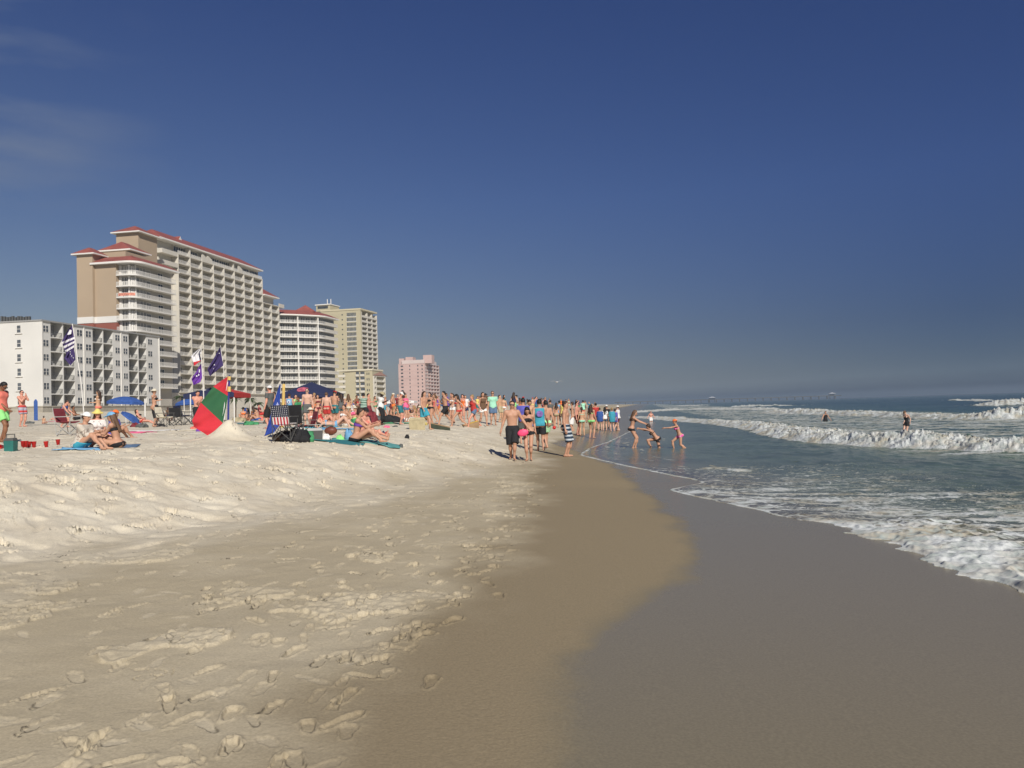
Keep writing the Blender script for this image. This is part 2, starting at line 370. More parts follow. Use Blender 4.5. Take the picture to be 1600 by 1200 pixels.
def breaker(pts, H, width, seed, y0=None, amt=None, tail=1.0, chunk=.2, tailamp=.45):
    """a broken wave: pts = front foot of the wave (world), H height, width of the white water behind it"""
    global Z, foam
    pts = np.array(pts, float); best = np.full(len(X), 1e9); sg = np.zeros(len(X)); par = np.zeros(len(X)); acc = 0
    lo = pts.min(0)-width*5; hi = pts.max(0)+width*5
    sel = np.nonzero((X > lo[0]) & (X < hi[0]) & (Y > lo[1]) & (Y < hi[1]))[0]
    x, y = X[sel], Y[sel]; bd = np.full(len(sel), 1e9); bs = np.zeros(len(sel)); bt = np.zeros(len(sel))
    tot = sum(np.hypot(*(pts[i+1]-pts[i])) for i in range(len(pts)-1))
    for i in range(len(pts)-1):
        a, b_ = pts[i], pts[i+1]; d = b_-a; l = np.hypot(*d); d = d/l
        t_ = np.clip((x-a[0])*d[0]+(y-a[1])*d[1], 0, l); qx = x-a[0]-d[0]*t_; qy = y-a[1]-d[1]*t_
        ds = np.hypot(qx, qy); side = (qx*d[1]-qy*d[0])
        m = ds < bd; bd[m] = ds[m]; bs[m] = -np.sign(side[m]); bt[m] = (acc+t_[m])/tot; acc += l
    sdist = bd*bs                                                  # positive = seaward (behind the front)
    n = fbm(x*.7/width*2, y*.7/width*2, 3, seed); sdist = sdist+(n-.5)*width*.6
    env = np.interp(bt, [0, .06, .94, 1], [0, 1, 1, 0]) if amt is None else np.interp(bt, *amt)
    hv = H*env*(.75+.5*vnoise(bt*tot/3, bt*0, seed+3))
    f1 = sstep(-.15*width, .55*width, sdist)*(1-sstep(.7*width, 2.6*width, sdist))
    big = fbm(x*3.2, y*3.2, 4, seed+5, .6); ck = np.abs(fbm(x*6, y*6, 3, seed+6)*2-1)
    fine = fbm(x*11, y*11, 3, seed+12)-.5; Z[sel] += hv*f1*(.75+.9*(big-.5))+f1*np.minimum(hv, .6)*chunk*(1.6*(1-ck)-.8+1.1*fine)
    core = sstep(-.10*width, .03*width, sdist)*(1-sstep(.9*width, 1.5*width, sdist))*env
    hole = sstep(.22, .40, fbm(x*1.2, y*2.2, 3, seed+9))
    streak = fbm(x*2.2, y*.9, 4, seed+8)
    tl = sstep(0, .3*width, sdist)*(1-sstep(width*1.5, width*(2+5*tail), sdist))*sstep(.46, .62, streak)*tailamp*env
    foam[sel] = np.maximum(foam[sel], np.maximum(np.clip(core*2.0, 0, 1)*(.7+.3*hole), tl))
B1 = wp([(975, 652), (1030, 656), (1100, 662), (1150, 668), (1200, 681), (1250, 690), (1300, 694), (1350, 697), (1450, 702), (1520, 707), (1600, 709)])+[(18.5, 22.5), (26, 13)]
breaker(B1, .47, 1.9, 100, amt=([0, .1, .45, .7, .85, 1], [.2, .5, .6, .8, 1, 1]), tail=1.6, tailamp=.65, chunk=.34)
B2 = wp([(1175, 646), (1240, 647), (1330, 650), (1400, 653), (1440, 655), (1520, 656), (1600, 655)])+[(42, 50), (52, 30)]
breaker(B2, 1.05, 2.8, 130, amt=([0, .05, .3, .62, .7, 1], [.0, .6, .4, .35, 1, 1]), tail=1.5, tailamp=.55, chunk=.34)
breaker(wp([(965, 646), (1010, 644), (1070, 640), (1140, 640), (1190, 641)]), .45, 3.5, 160, tail=1)
breaker(wp([(1140, 636.5), (1175, 635.5), (1225, 634.5)]), .6, 4.0, 170, tail=1)
breaker(wp([(1545, 634), (1600, 632)])+[(105, 125), (140, 110)], .9, 4, 180, tail=1)
breaker(wp([(1498, 627), (1510, 626.5), (1530, 627)]), .6, 3, 185, tail=.3)
breaker(wp([(1050, 634.5), (1090, 634)]), .5, 6, 190, tail=.3)
breaker(wp([(1085, 731), (1120, 733), (1150, 736), (1182, 737)]), .08, .35, 200, tail=2.5, amt=([0, .2, .5, .6, .8, 1], [0, .35, .1, .5, .4, 0]))
# trough just in front of the breakers and general foam streaks between them
zone = sstep(2.5, 6, U)*(1-sstep(20, 34, U)); st = fbm(rX*1.1, rY*2.8, 4, 71)
foam = np.maximum(foam, sstep(10, 13, U)*(1-sstep(26, 34, U))*sstep(.47, .60, fbm(rX*.8, rY*2.0, 4, 72))*.55)
foam = np.maximum(foam, sstep(9, 12, U)*(1-sstep(30, 40, U))*(Y > 26)*(.12+.5*sstep(.42, .62, fbm(rX*.35, rY*1.3, 4, 73))))
# swash: thin foamy film, thick tumbling foam on the nearest part of the edge
nearf = (1-sstep(10.8, 13.6, Y+(fbm(X*.6, Y*.6, 3, 79)-.5)*5))
ew = .55+1.5*nearf
edge = sstep(-.02, .05, U)*(1-sstep(ew*.35, ew*1.15, U+(fbm(X*1.6, Y*1.6, 3, 80)-.5)*ew))
fold = (1-np.abs(fbm(X*3.0, Y*3.0, 3, 81, .55)*2-1)); lump = fbm(X*7, Y*7, 3, 82)
roll = nearf*sstep(-.02, .22, U)*(1-sstep(1.0, 3.4, U))
Z += roll*(.09*(fold-.35)+.045*(lump-.35)+.035)
foam = np.maximum(foam, nearf*sstep(0, .05, U)*(1-sstep(.7, 2.3, U+(fbm(X*.9, Y*.9, 4, 84, .6)-.5)*3.4))*(.45+.65*sstep(.35, .6, fbm(X*4.5, Y*4.5, 3, 83))))
foam = np.maximum(foam, nearf*sstep(.02, .0, -U)*(1-sstep(.25, .9, U))*.95)
lace = 1-np.abs(fbm(rX*2.3+fbm(X*3, Y*3, 2, 86)*.8, rY*5.5, 3, 85)*2-1)
mid = sstep(0, .1, U)*(1-sstep(4.5+2*nearf, 8+2*nearf, U))*(Y < 24)
foam = np.maximum(foam, mid*sstep(.86-.22*nearf, .97-.1*nearf, lace)*(.55+.35*nearf))
foam = np.maximum(foam, sstep(0, .2, U)*(1-sstep(3.5, 8.5, U+(fbm(X*.4, Y*.4, 3, 76)-.5)*5))*(1-sstep(17, 22, Y))*(.16+.42*sstep(.38, .64, fbm(rX*.8, rY*2.6, 4, 77))))
line = np.exp(-((U-.04-.05*fbm(X*3, Y*3, 2, 87))/(.03+.0016*Y))**2)
foam = np.maximum(foam, (1-nearf)*line*(Y < 60)*(.55+.6*vnoise(Y*2.3, Y*0, 88)))
for k, dd in enumerate((.75, 1.5, 2.6)):
    ww = dd+(fbm(X*.5, Y*.35, 3, 90+k)-.5)*1.2
    foam = np.maximum(foam, (Y > 17)*(Y < 45)*np.exp(-((U-ww)/(.03+.002*Y))**2)*sstep(.5, .7, fbm(Y*.9, X*.5, 3, 95+k))*.5)
film = sstep(0, .5, U)
Z = np.maximum(Z, np.where(U > 0, TZ+.006+film*(.03+.02*lump), TZ-.05))
Z = np.where(U < .02, np.minimum(Z, TZ-.02+.5*U), Z)
keep = (U.reshape(nr, na) > -.6)
kq = (keep[:-1, :-1] | keep[1:, 1:]).ravel()
Q = Q[kq]
used = np.zeros(len(X), bool); used[Q.ravel()] = True; remap = np.cumsum(used)-1; Q = remap[Q]
Vv = np.stack([X, Y, Z], 1)[used]; foamA = np.clip(foam[used], 0, 1); depth = np.clip(U[used], 0, 60)
wm, t, b = node_mat('sea_water')
d1 = rng_(t, attr(t, 'shore'), 0, 3.5); d2 = rng_(t, attr(t, 'shore'), 3, 16); d3 = rng_(t, attr(t, 'shore'), 25, 60)
wc = mixc(t, d1, (.165, .145, .105), (.115, .138, .095)); wc = mixc(t, d2, wc, (.060, .110, .078)); wc = mixc(t, d3, wc, (.036, .070, .054))
pn = rng_(t, noise(t, .35, 4), .35, .65, .8, 1.2); vm = t.nodes.new('ShaderNodeVectorMath'); vm.operation = 'SCALE'
t.links.new(wc, vm.inputs[0]); t.links.new(pn, vm.inputs['Scale'])
fn = noise(t, 9, 5, rough=.65); fa = attr(t, 'foam')
gp_ = t.nodes.new('ShaderNodeNewGeometry'); mpv = t.nodes.new('ShaderNodeMapping'); mpv.inputs['Scale'].default_value = (1.6, .8, 1); mpv.inputs['Rotation'].default_value = (0, 0, .17)
dn = t.nodes.new('ShaderNodeTexNoise'); dn.inputs['Scale'].default_value = 1.3; dn.inputs['Detail'].default_value = 4; t.links.new(gp_.outputs['Position'], dn.inputs['Vector'])
va = t.nodes.new('ShaderNodeVectorMath'); va.operation = 'ADD'; t.links.new(gp_.outputs['Position'], va.inputs[0]); t.links.new(dn.outputs['Color'], va.inputs[1]); t.links.new(va.outputs[0], mpv.inputs[0])
def net(sc_, wd):
    vo = t.nodes.new('ShaderNodeTexVoronoi'); vo.feature = 'DISTANCE_TO_EDGE'; vo.inputs['Scale'].default_value = sc_; t.links.new(mpv.outputs[0], vo.inputs['Vector'])
    return rng_(t, vo.outputs['Distance'], 0, wd, 1, 0)
lacen = mth(t, 'MAXIMUM', net(1.7, .16), mth(t, 'MULTIPLY', net(5.5, .2), .75))
ff = rng_(t, mth(t, 'ADD', mth(t, 'ADD', fa, mth(t, 'MULTIPLY', mth(t, 'SUBTRACT', fn, .5), .7)), mth(t, 'MULTIPLY', mth(t, 'SUBTRACT', lacen, .42), .42)), .26, .74)
fcol = mixc(t, rng_(t, noise(t, 1.1, 4), .42, .62), (.64, .66, .64), (.44, .40, .31))
fcol = mixc(t, rng_(t, noise(t, 4.5, 6, rough=.7), .46, .64), fcol, (.38, .42, .39))
t.links.new(mixc(t, ff, vm.outputs[0], fcol), b.inputs['Base Color'])
t.links.new(rng_(t, ff, 0, 1, .16, .8), b.inputs['Roughness']); b.inputs['IOR'].default_value = 1.33
t.links.new(rng_(t, ff, 0, 1, .16, .12), b.inputs['Specular IOR Level'])
bp = t.nodes.new('ShaderNodeBump'); bp.inputs['Distance'].default_value = .09
gm = t.nodes.new('ShaderNodeNewGeometry'); mpn = t.nodes.new('ShaderNodeMapping'); mpn.inputs['Scale'].default_value = (1.6, .8, 1); mpn.inputs['Rotation'].default_value = (0, 0, .17)
t.links.new(gm.outputs['Position'], mpn.inputs[0])
h1 = noise(t, 1.1, 6, mpn.outputs[0], .62); h2 = mth(t, 'MULTIPLY', noise(t, 14, 3), mth(t, 'MULTIPLY', ff, .5))
t.links.new(mth(t, 'ADD', h1, h2), bp.inputs['Height']); t.links.new(rng_(t, attr(t, 'shore'), 0, 6, .12, 1.0), bp.inputs['Strength'])
t.links.new(bp.outputs[0], b.inputs['Normal'])
sea = fast_mesh('sea', Vv, Q, wm, dict(foam=foamA, shore=depth)); tag(sea, kind='structure')

TERR = terrain_fine
# ------------------------------------------------------------------ buildings
WALLW = mat('white_stucco', (.66, .65, .61), .8, .05, .15)
WALLC = mat('cream_stucco', (.60, .565, .49), .8, .06, .15)
WALLB = mat('tan_stucco', (.42, .325, .225), .85, .05, .12)
WALLR = mat('brick_red_stucco', (.30, .10, .07), .85, .08, .2)
TRIM = mat('white_trim', (.74, .72, .67), .7, .04, .3)
ROOFR = mat('red_metal_roof', (.29, .082, .062), .6, .18, .5)
WALLY = mat('yellow_stucco', (.47, .42, .28), .85, .06, .12)
WALLP = mat('pink_stucco', (.54, .385, .345), .85, .05, .12)
PINKW = mat('pale_pink_stucco', (.60, .50, .46), .85, .05, .12)
GLASS = mat('window_glass', (.05, .055, .06), .15, .4, .6, spec=.6)
GLASS2 = mat('grey_window_glass', (.09, .10, .11), .2, .4, .5, spec=.6)
DGREY = mat('dark_grey_metal', (.09, .09, .085), .6, .1)
BACKW = mat('balcony_back_wall', (.42, .395, .345), .85, .05, .2)
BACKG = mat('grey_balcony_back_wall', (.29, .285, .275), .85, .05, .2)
RAILW = mat('white_railing', (.72, .70, .65), .6, .03)
CURT = mat('curtained_glass', (.22, .21, .19), .4, .5, .8)
CONC = mat('seawall_concrete', (.36, .33, .27), .9, .18, .6)
random.seed(11)

class Path:
    """facade line in plan, walked with the sea on the right hand"""
    def __init__(s, pts):
        s.p = [Vector((a[0], a[1])) for a in pts]; s.l = [0]
        for i in range(len(s.p)-1): s.l.append(s.l[-1]+(s.p[i+1]-s.p[i]).length)
        s.L = s.l[-1]
    def seg(s, t):
        i = 0
        while i < len(s.p)-2 and t > s.l[i+1]: i += 1
        return i
    def at(s, t, n=0):
        i = s.seg(t); d = (s.p[i+1]-s.p[i]).normalized(); q = s.p[i]+d*(t-s.l[i])
        return q+Vector((d.y, -d.x))*n
    def vert(s, i, n):
        d0 = (s.p[max(i, 1)]-s.p[max(i, 1)-1]).normalized(); j = min(i, len(s.p)-2); d1 = (s.p[j+1]-s.p[j]).normalized()
        n0 = Vector((d0.y, -d0.x)); n1 = Vector((d1.y, -d1.x)); m = (n0+n1).normalized()
        return s.p[i]+m*(n/max(.5, m.dot(n0)))
    def sub(s, a, b, n):
        """points of the line offset by n between stations a and b"""
        out = [s.at(a+1e-4, n)]
        for i in range(1, len(s.p)-1):
            if a+1e-3 < s.l[i] < b-1e-3: out.append(s.vert(i, n))
        out.append(s.at(b-1e-4, n)); return out
def band(mb, path, a, b, n0, n1, z0, z1, m=0):
    """solid strip following the facade between stations a,b and offsets n0<n1"""
    o = path.sub(a, b, n1); i = path.sub(a, b, n0)
    for k in range(len(o)-1):
        c = [(*i[k], z0), (*o[k], z0), (*o[k+1], z0), (*i[k+1], z0), (*i[k], z1), (*o[k], z1), (*o[k+1], z1), (*i[k+1], z1)]
        mb.hexa([c[0], c[1], c[2], c[3], c[4], c[5], c[6], c[7]], m)
def balconies(root, path, z0, nf, fh, depth, stations, mats, win, back=None, rail_h=1.05, dividers=True, spacing=.34, slab=.28, top_slab=False,
              budget=[100], curtain=0, solid_rail=False, stuffed=None, dthick=.28):
    """floors of balconies: slab and railing per floor, divider walls, windows on the recessed wall"""
    slabm, railm, backm, divm = mats
    mb = MB(); band(mb, path, 0, path.L, -depth-.3, -depth, z0, z0+nf*fh-.02); mb.build('back_wall', backm, root)
    for f in range(nf+(1 if top_slab else 0)):
        z = z0+f*fh; mb = MB(); band(mb, path, 0, path.L, -depth+.002, .06, z-slab, z); mb.build('balcony_slab', slabm, root)
        if f == nf: break
        mb = MB()
        if solid_rail:
            band(mb, path, .05, path.L-.05, -.12, .03, z+.003, z+rail_h)
        else:
            band(mb, path, .05, path.L-.05, -.06, .02, z+rail_h-.09, z+rail_h); band(mb, path, .05, path.L-.05, -.04, 0, z+.07, z+.16)
            k = int(path.L/spacing)
            for i in range(k+1):
                t = .1+(path.L-.2)*i/k
                band(mb, path, t-.07, t+.07, -.03, .0, z+.155, z+rail_h-.088)
        mb.build('balcony_railing', railm, root)
    if dividers:
        for s_ in stations:
            t = min(max(s_, .14), path.L-.14); mb = MB()
            for f in range(nf):
                band(mb, path, t-dthick/2, t+dthick/2, -depth+.003, .10, z0+f*fh+.001, z0+(f+1)*fh-slab-.001)
            band(mb, path, t-dthick/2-.02, t+dthick/2+.02, .065, .14, z0-slab, z0+nf*fh)
            mb.build('divider_wall', divm, root)
    rest = MB()
    for f in range(nf-1, -1, -1):
        for i in range(len(stations)-1):
            a, b = stations[i], stations[i+1]
            mb = MB(); win(mb, path, a, b, z0+f*fh, -depth)
            if curtain and random.random() < curtain:
                t = random.uniform(a+.8, b-.8); band(mb, path, t, t+.35, -depth+.4, -depth+.6, z0+f*fh+.002, z0+f*fh+.9, 1)
            if budget[0] > 0: mb.build('window', [random.choice([GLASS, GLASS, GLASS2, CURT]), TRIM], root); budget[0] -= 1
            else: rest.V, rest.F, rest.M = merge(rest, mb)
    if rest.V: tag(rest.build('window', [GLASS, TRIM], root), kind='stuff')
def merge(a, b):
    k = len(a.V); return a.V+b.V, a.F+[tuple(i+k for i in f) for f in b.F], a.M+b.M
def win_slider(frac0=.08, frac1=.62, h=2.15, panes=3):
    def w_(mb, path, a, b, z, n):
        x0 = a+(b-a)*frac0; x1 = a+(b-a)*frac1
        band(mb, path, x0, x1, n+.02, n+.05, z+.05, z+h, 0)
        for i in range(panes+1):
            x = x0+(x1-x0)*i/panes; band(mb, path, x-.05, x+.05, n+.052, n+.10, z+.05, z+h, 1)
        band(mb, path, x0-.05, x1+.05, n+.053, n+.101, z+h, z+h+.1, 1)
    return w_
def hip(mb, poly4, z0, z1, ridge=.0, m=0, over=0):
    """hipped roof on a quadrilateral; ridge = fraction of the long axis kept level"""
    a, b, c, d = [Vector((*p, z0)) for p in poly4]; ce = (a+b+c+d)/4
    m1, m2 = (a+b)/2, (c+d)/2
    r1 = ce+(m1-ce)*ridge; r2 = ce+(m2-ce)*ridge; r1.z = r2.z = z1
    V = [a, b, c, d, r1, r2]
    mb.add(V, [(0, 1, 4), (1, 2, 5, 4), (2, 3, 5), (3, 0, 4, 5), (3, 2, 1, 0)], m)
def quad_of(o, d, s0, s1, n0, n1):
    nn = Vector((d.y, -d.x)); return [o+d*s+nn*n for s, n in ((s0, n0), (s0, n1), (s1, n1), (s1, n0))]
def ll(px, Y): return Vector(((px-800)/1250*Y, Y))

# ---- white apartment house on the left ------------------------------------------
wb = empty('apartment_building', (-94, 160, 4)); wb_inv = wb
tag(wb, 'white six storey apartment house with end wall and grey balconies at far left of beach', 'building')
def child_space(root):                         # parts are built in world coordinates
    bpy.context.view_layer.update(); return root.matrix_world.inverted()
def fix(root):
    v = Vector(root.location)
    for c in root.children:
        c.matrix_parent_inverse = Matrix.Translation(-v)
A = Vector((-94.1, 160)); D = Vector((5.9, 38)).normalized(); N_ = Vector((D.y, -D.x))
WZ0, WFH, WNF = 4.5, 2.9, 6
def s_px(px, A=A, D=D):
    k = (px-800)/1250; return (k*A.y-A.x)/(D.x-k*D.y)
wl = 40.2; fr = Path([A, A+D*wl])
zt = WZ0+WNF*WFH+.35
cols_balc = [(490, 604), (612, 720), (895, 990), (998, 1088), (1242, 1328), (1336, 1412)]
cols_win = [(415, 470), (740, 795), (825, 880), (1110, 1155), (1187, 1230), (1425, 1468)]
pil = [(725, 815), (815, 888), (1093, 1170), (1170, 1236), (1418, 1480)]
bs = [(s_px(a/6.154), s_px(b/6.154)) for a, b in cols_balc]; ws = [(s_px(a/6.154), s_px(b/6.154)) for a, b in cols_win]
mb = MB(); q = quad_of(A, D, 0, wl, -16, -2.0); mb.prism([tuple(v) for v in q], WZ0-2, zt-.3)
end = quad_of(A, D, 0, .3, -60, -2.0)
mb.build('main_wall', WALLW, wb)
mb = MB(); mb.prism([tuple(v) for v in quad_of(A, D, 0.003, 14, -60, -16.003)], WZ0-2, zt-.3); mb.build('end_wall', WALLW, wb)
# solid bays between the balcony groups
edges = [0]+[v for p in bs for v in p]+[wl]
solid = [(0, bs[0][0]), (bs[1][1], bs[2][0]), (bs[3][1], bs[4][0]), (bs[5][1], wl)]
for a, b_ in solid:
    mb = MB(); band(mb, fr, a, b_, -1.995, 0, WZ0-2, zt-.3); mb.build('bay_wall', WALLW, wb)
for i in (0, 2, 4):
    t = (bs[i][1]+bs[i+1][0])/2; mb = MB(); band(mb, fr, t-.14, t+.14, -1.99, .02, WZ0-.3, zt-.31); mb.build('divider_wall', WALLW, wb)
for s_ in [(bs[1][1]+bs[2][0])/2, (bs[3][1]+bs[4][0])/2, wl-.15, .15]:
    mb = MB(); band(mb, fr, s_-.14, s_+.14, .003, .15, WZ0-.5, zt-.25); mb.build('pilaster', TRIM, wb)
mb = MB(); band(mb, fr, -.15, wl+.1, -60, .25, zt-.297, zt); mb.build('roof', mat('roof_grey', (.30, .30, .29), .8), wb)
def wwin(z, a, b_, m_=None):
    mb = MB(); band(mb, fr, a, b_, .004, .03, z+.85, z+2.15, 0)
    for t in (a, (a+b_)/2, b_): band(mb, fr, t-.05, t+.05, .031, .07, z+.8, z+2.2, 1)
    for zz in (.83, 1.5, 2.15): band(mb, fr, a, b_, .032, .068, z+zz-.03, z+zz+.03, 1)
    mb.build('window', [GLASS2, TRIM], wb)
for f in range(WNF):
    z = WZ0+f*WFH
    for a, b_ in ws: wwin(z, a, b_)
    for a, b_ in bs:
        mb = MB(); band(mb, fr, a+.01, b_-.01, -1.99, .03, z-.2, z); mb.build('balcony_slab', WALLW, wb)
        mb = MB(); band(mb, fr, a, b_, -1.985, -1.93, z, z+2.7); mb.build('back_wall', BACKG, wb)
        mb = MB(); band(mb, fr, a+.15, a+(b_-a)*.6, -1.925, -1.87, z+.05, z+2.2); mb.build('window', GLASS, wb)
        mb = MB(); band(mb, fr, a+.05, b_-.05, -.10, -.05, z+.95, z+1.02); band(mb, fr, a+.05, b_-.05, -.09, -.06, z+.08, z+.12)
        k = int((b_-a)/.16)
        for i in range(k): t = a+.08+(b_-a-.16)*i/(k-1); band(mb, fr, t-.02, t+.02, -.085, -.065, z+.115, z+.955)
        mb.build('balcony_railing', DGREY, wb)
        if random.random() < .6:
            mb = MB(); t = random.uniform(a+.5, b_-1); band(mb, fr, t, t+.5, -1.2, -.8, z+.002, z+.45); band(mb, fr, t, t+.5, -1.2, -1.14, z+.452, z+.95)
            mb.build('balcony_chair', random.choice([TRIM, DGREY]), wb)
# small windows with sills on the end wall
E = Path([A+Vector((-D.y, D.x))*60, A]) ; El = 60
for f in range(WNF):
    z = WZ0+f*WFH; k = (185/6.154-800)/1250; dd = Vector((-D.y, D.x)); t = (k*A.y-A.x)/(dd.x-k*dd.y)
    for off in (t, t+21):
        mb = MB(); band(mb, E, El-off-.45, El-off+.45, .004, .03, z+.85, z+2.25, 0)
        for tt in (-.45, .45): band(mb, E, El-off+tt-.04, El-off+tt+.04, .031, .06, z+.8, z+2.28, 1)
        band(mb, E, El-off-.45, El-off+.45, .032, .058, z+1.5, z+1.58, 1); band(mb, E, El-off-.8, El-off+.8, .005, .22, z+.55, z+.68, 1)
        mb.build('window', [GLASS2, TRIM], wb)
fix(wb)
mb = MB()
rv = empty('roof_equipment', (-97, 168, zt)); tag(rv, 'row of small dark vents on the roof of the white apartment house', 'vents')
for i in range(11):
    px = 2+i*4.3; g = P(px, 497.5+random.uniform(-1, 1), 172); mb.prism([(g.x-.2, g.y), (g.x+.2, g.y), (g.x+.2, g.y+.5), (g.x-.2, g.y+.5)], zt-.1, g.z+.4)
mb.build('vent', DGREY, rv); fix(rv)
# retaining wall along the top of the beach
sw = Path([ll(-140, 150), ll(66, 150), ll(243, 186), ll(300, 205)])
mb = MB(); band(mb, sw, 0, sw.L, -1.2, 0, 1, 4.5); band(mb, sw, 0, sw.L, -1.3, .12, 4.5, 4.7)
tag(mb.build('seawall', CONC), 'long low grey beach wall in front of the white apartment house', 'wall')

# ---- big cream tower with red roofs ------------------------------------------------
tw = empty('hotel_tower', (-107, 258, 4)); tag(tw, 'tallest cream condominium tower with red hipped roofs and long grid of balconies', 'building')
A2 = Vector((-107.1, 258)); D2 = Vector((12.7, 67)).normalized()
k10 = 10.1
st = [0, 6.9, 13.8, 20.9, 27.8, 34.8, 41.6, 48.4, 55.6]
pA = Path([A2, A2+D2*55.6]); pB = Path([A2+D2*55.6, A2+D2*69])
bud = [60]
WM = (WALLC, RAILW, BACKW, WALLC)
balconies(tw, pA, k10, 15, 3.0, 2.1, st, WM, win_slider(), budget=bud, spacing=.42, top_slab=True, curtain=.45)
bud = [12]
balconies(tw, pB, k10, 12, 3.0, 2.1, [0, 6.9, 13.4], WM, win_slider(), budget=bud, spacing=.42, top_slab=True, curtain=.45)
nn = Vector((D2.y, -D2.x))
mb = MB(); mb.prism([tuple(v) for v in quad_of(A2, D2, 0, 55.6, -22, -2.41)], 3, k10+48); mb.prism([tuple(v) for v in quad_of(A2, D2, 55.61, 69, -22, -2.41)], 3, k10+38.8)
mb.build('main_wall', WALLC, tw)
# lower storeys without balconies
mb = MB(); band(mb, Path([A2-D2*6, A2+D2*69]), 0, 75, -2.4, -.6, 3, 9.8); mb.build('ground_floor_wall', WALLC, tw)
for a, b_ in ((.6, 5.4), (7.4, 12.6)):
    mb = MB(); band(mb, pA, a, b_, -.595, -.5, 6.4, 8.6); mb.build('window', GLASS2, tw)  # dark panels paint in the shade of a recess; no glazing here
# top set-back floor
zt2 = k10+45
for a, b_ in ((.2, 6.6), (7.2, 13.5), (20, 27), (27.6, 34), (41.2, 48), (48.8, 55)):
    mb = MB(); band(mb, pA, a, b_, -1.7, -1.62, zt2+1.0, zt2+2.5, 0)
    for t in np.linspace(a, b_, 6): band(mb, pA, t-.06, t+.06, -1.61, -1.55, zt2+.2, zt2+2.6, 1)
    mb.build('window', [GLASS, TRIM], tw)
mb = MB(); band(mb, pA, 0, 55.6, -3, -1.72, zt2, zt2+3.0); mb.build('penthouse_wall', WALLC, tw)
mb = MB(); band(mb, pA, .05, 55.5, -.10, .0, zt2+.9, zt2+1.0); 
for i in range(150): t = .2+55.2*i/149; band(mb, pA, t-.07, t+.07, -.08, -.02, zt2, zt2+.9)
mb.build('balcony_railing', RAILW, tw)
for s_ in (6.9, 34.4):
    mb = MB(); band(mb, pA, s_-.3, s_+.3, -1.7, .05, zt2+.001, zt2+2.95); mb.build('divider_wall', WALLC, tw)
for s_ in (13.9, 17, 37.5):                    # solid sloping parapets between the roof terraces
    mb = MB(); q = [pA.at(s_, .05), pA.at(s_+3.0, .05), pA.at(s_+3.0, -.2), pA.at(s_, -.2)]
    mb.hexa([(*q[0], zt2), (*q[1], zt2), (*q[2], zt2), (*q[3], zt2), (*q[0], zt2+2.6), (*q[1], zt2+1.4), (*q[2], zt2+1.4), (*q[3], zt2+2.6)]); mb.build('parapet', WALLC, tw)
def roof(root, o, d, s0, s1, n0, n1, z, h, ridge, fas=.45, over=.9):
    q = quad_of(o, d, s0-over, s1+over, n0-over, n1+over); mb = MB(); hip(mb, [tuple(v) for v in q], z+fas+.002, z+fas+h, ridge, 0)
    mb.prism([tuple(v) for v in q], z, z+fas, 1); mb.build('roof', [ROOFR, TRIM], root)
roof(tw, A2, D2, -9, 54.5, -12.5, -.3, k10+48, 4.0, .82)
mb = MB(); g0 = A2+D2*9; q = [g0+nn*-6, g0+nn*-2, g0+D2*5+nn*-2, g0+D2*5+nn*-6]            # small gable
zr = k10+49
c0, c1 = A2+D2*6+nn*-4.5, A2+D2*11+nn*-4.5; c2, c3 = A2+D2*6+nn*-12, A2+D2*11+nn*-12; m0, m1_ = (c0+c1)/2, (c2+c3)/2
mb.add([(*c0, zr), (*c1, zr), (*m0, zr+3.6), (*c2, zr), (*c3, zr), (*m1_, zr+3.6)], [(0, 1, 2)], 1); mb.add([(*c0, zr), (*c1, zr), (*m0, zr+3.6), (*c2, zr), (*c3, zr), (*m1_, zr+3.6)], [(0, 2, 5, 3), (1, 4, 5, 2), (3, 5, 4)], 0)
mb.build('roof_gable', [ROOFR, TRIM], tw)
roof(tw, A2, D2, 57.5, 68, -12, -.5, k10+38.9, 4.2, .4)
mb = MB(); mb.prism([tuple(v) for v in quad_of(A2, D2, 57, 66, -14, -7)], k10+38, k10+44); mb.build('roof_house', WALLB, tw)
roof(tw, A2, D2, 57, 66, -14, -7, k10+44, 1.6, .1, .3, .8)
mb = MB(); band(mb, Path([A2+D2*69, A2+D2*73.5]), 0, 4.5, -5, .1, k10+35.6, k10+36); band(mb, Path([A2+D2*69, A2+D2*73.5]), 0, 4.5, -.1, .1, k10+36, k10+37.1); mb.build('end_balcony', WALLC, tw)
# white end wall of the high block above the front wing
mb = MB(); mb.prism([tuple(v) for v in quad_of(A2, D2, -7, -.003, -15, -2.2)], 40, k10+47.9); mb.build('upper_end_wall', WALLC, tw)
for f in (13, 14):
    mb = MB(); mb.prism([tuple(v) for v in quad_of(A2, D2, -8.2, -.16, -15, .05)], k10+3*f+1.8 if f == 14 else k10+3*f+1.2, k10+3*f+3.2 if f == 14 else k10+3*f+2.6); mb.build('end_balcony', WALLC, tw)
# front wing, round-cornered balconies facing the beach
A3 = Vector((-99.0, 211)); D3 = Vector((math.sin(R(10)), math.cos(R(10)))); L3 = Vector((-D3.y, D3.x))
arc = [A3+L3*5.6]
c_ = A3+L3*2.6+D3*2.6
for i in range(7):
    a = i/6*math.pi/2; arc.append(c_-D3*2.6*math.cos(a)-L3*2.6*math.sin(a))
arc.append(A3+D3*18.5)
pF = Path(arc); zF = 40.3-3*10
def win_front(mb, path, a, b, z, n):
    wn = ((.3, 1.5), (1.75, 2.9)) if a < 2 else ()
    for x0, x1 in ((a+.25, a+(b-a)*.42), (a+(b-a)*.55, b-.3)):
        band(mb, path, x0, x1, n+.02, n+.05, z+.05, z+2.3, 0)
        xm = (x0+x1)/2
        for x in (x0, xm, x1): band(mb, path, x-.06, x+.06, n+.052, n+.12, z+.05, z+2.35, 1)
fs = [0, 2.8, 5.6, 8.6, 11.4, 15.6, pF.L]
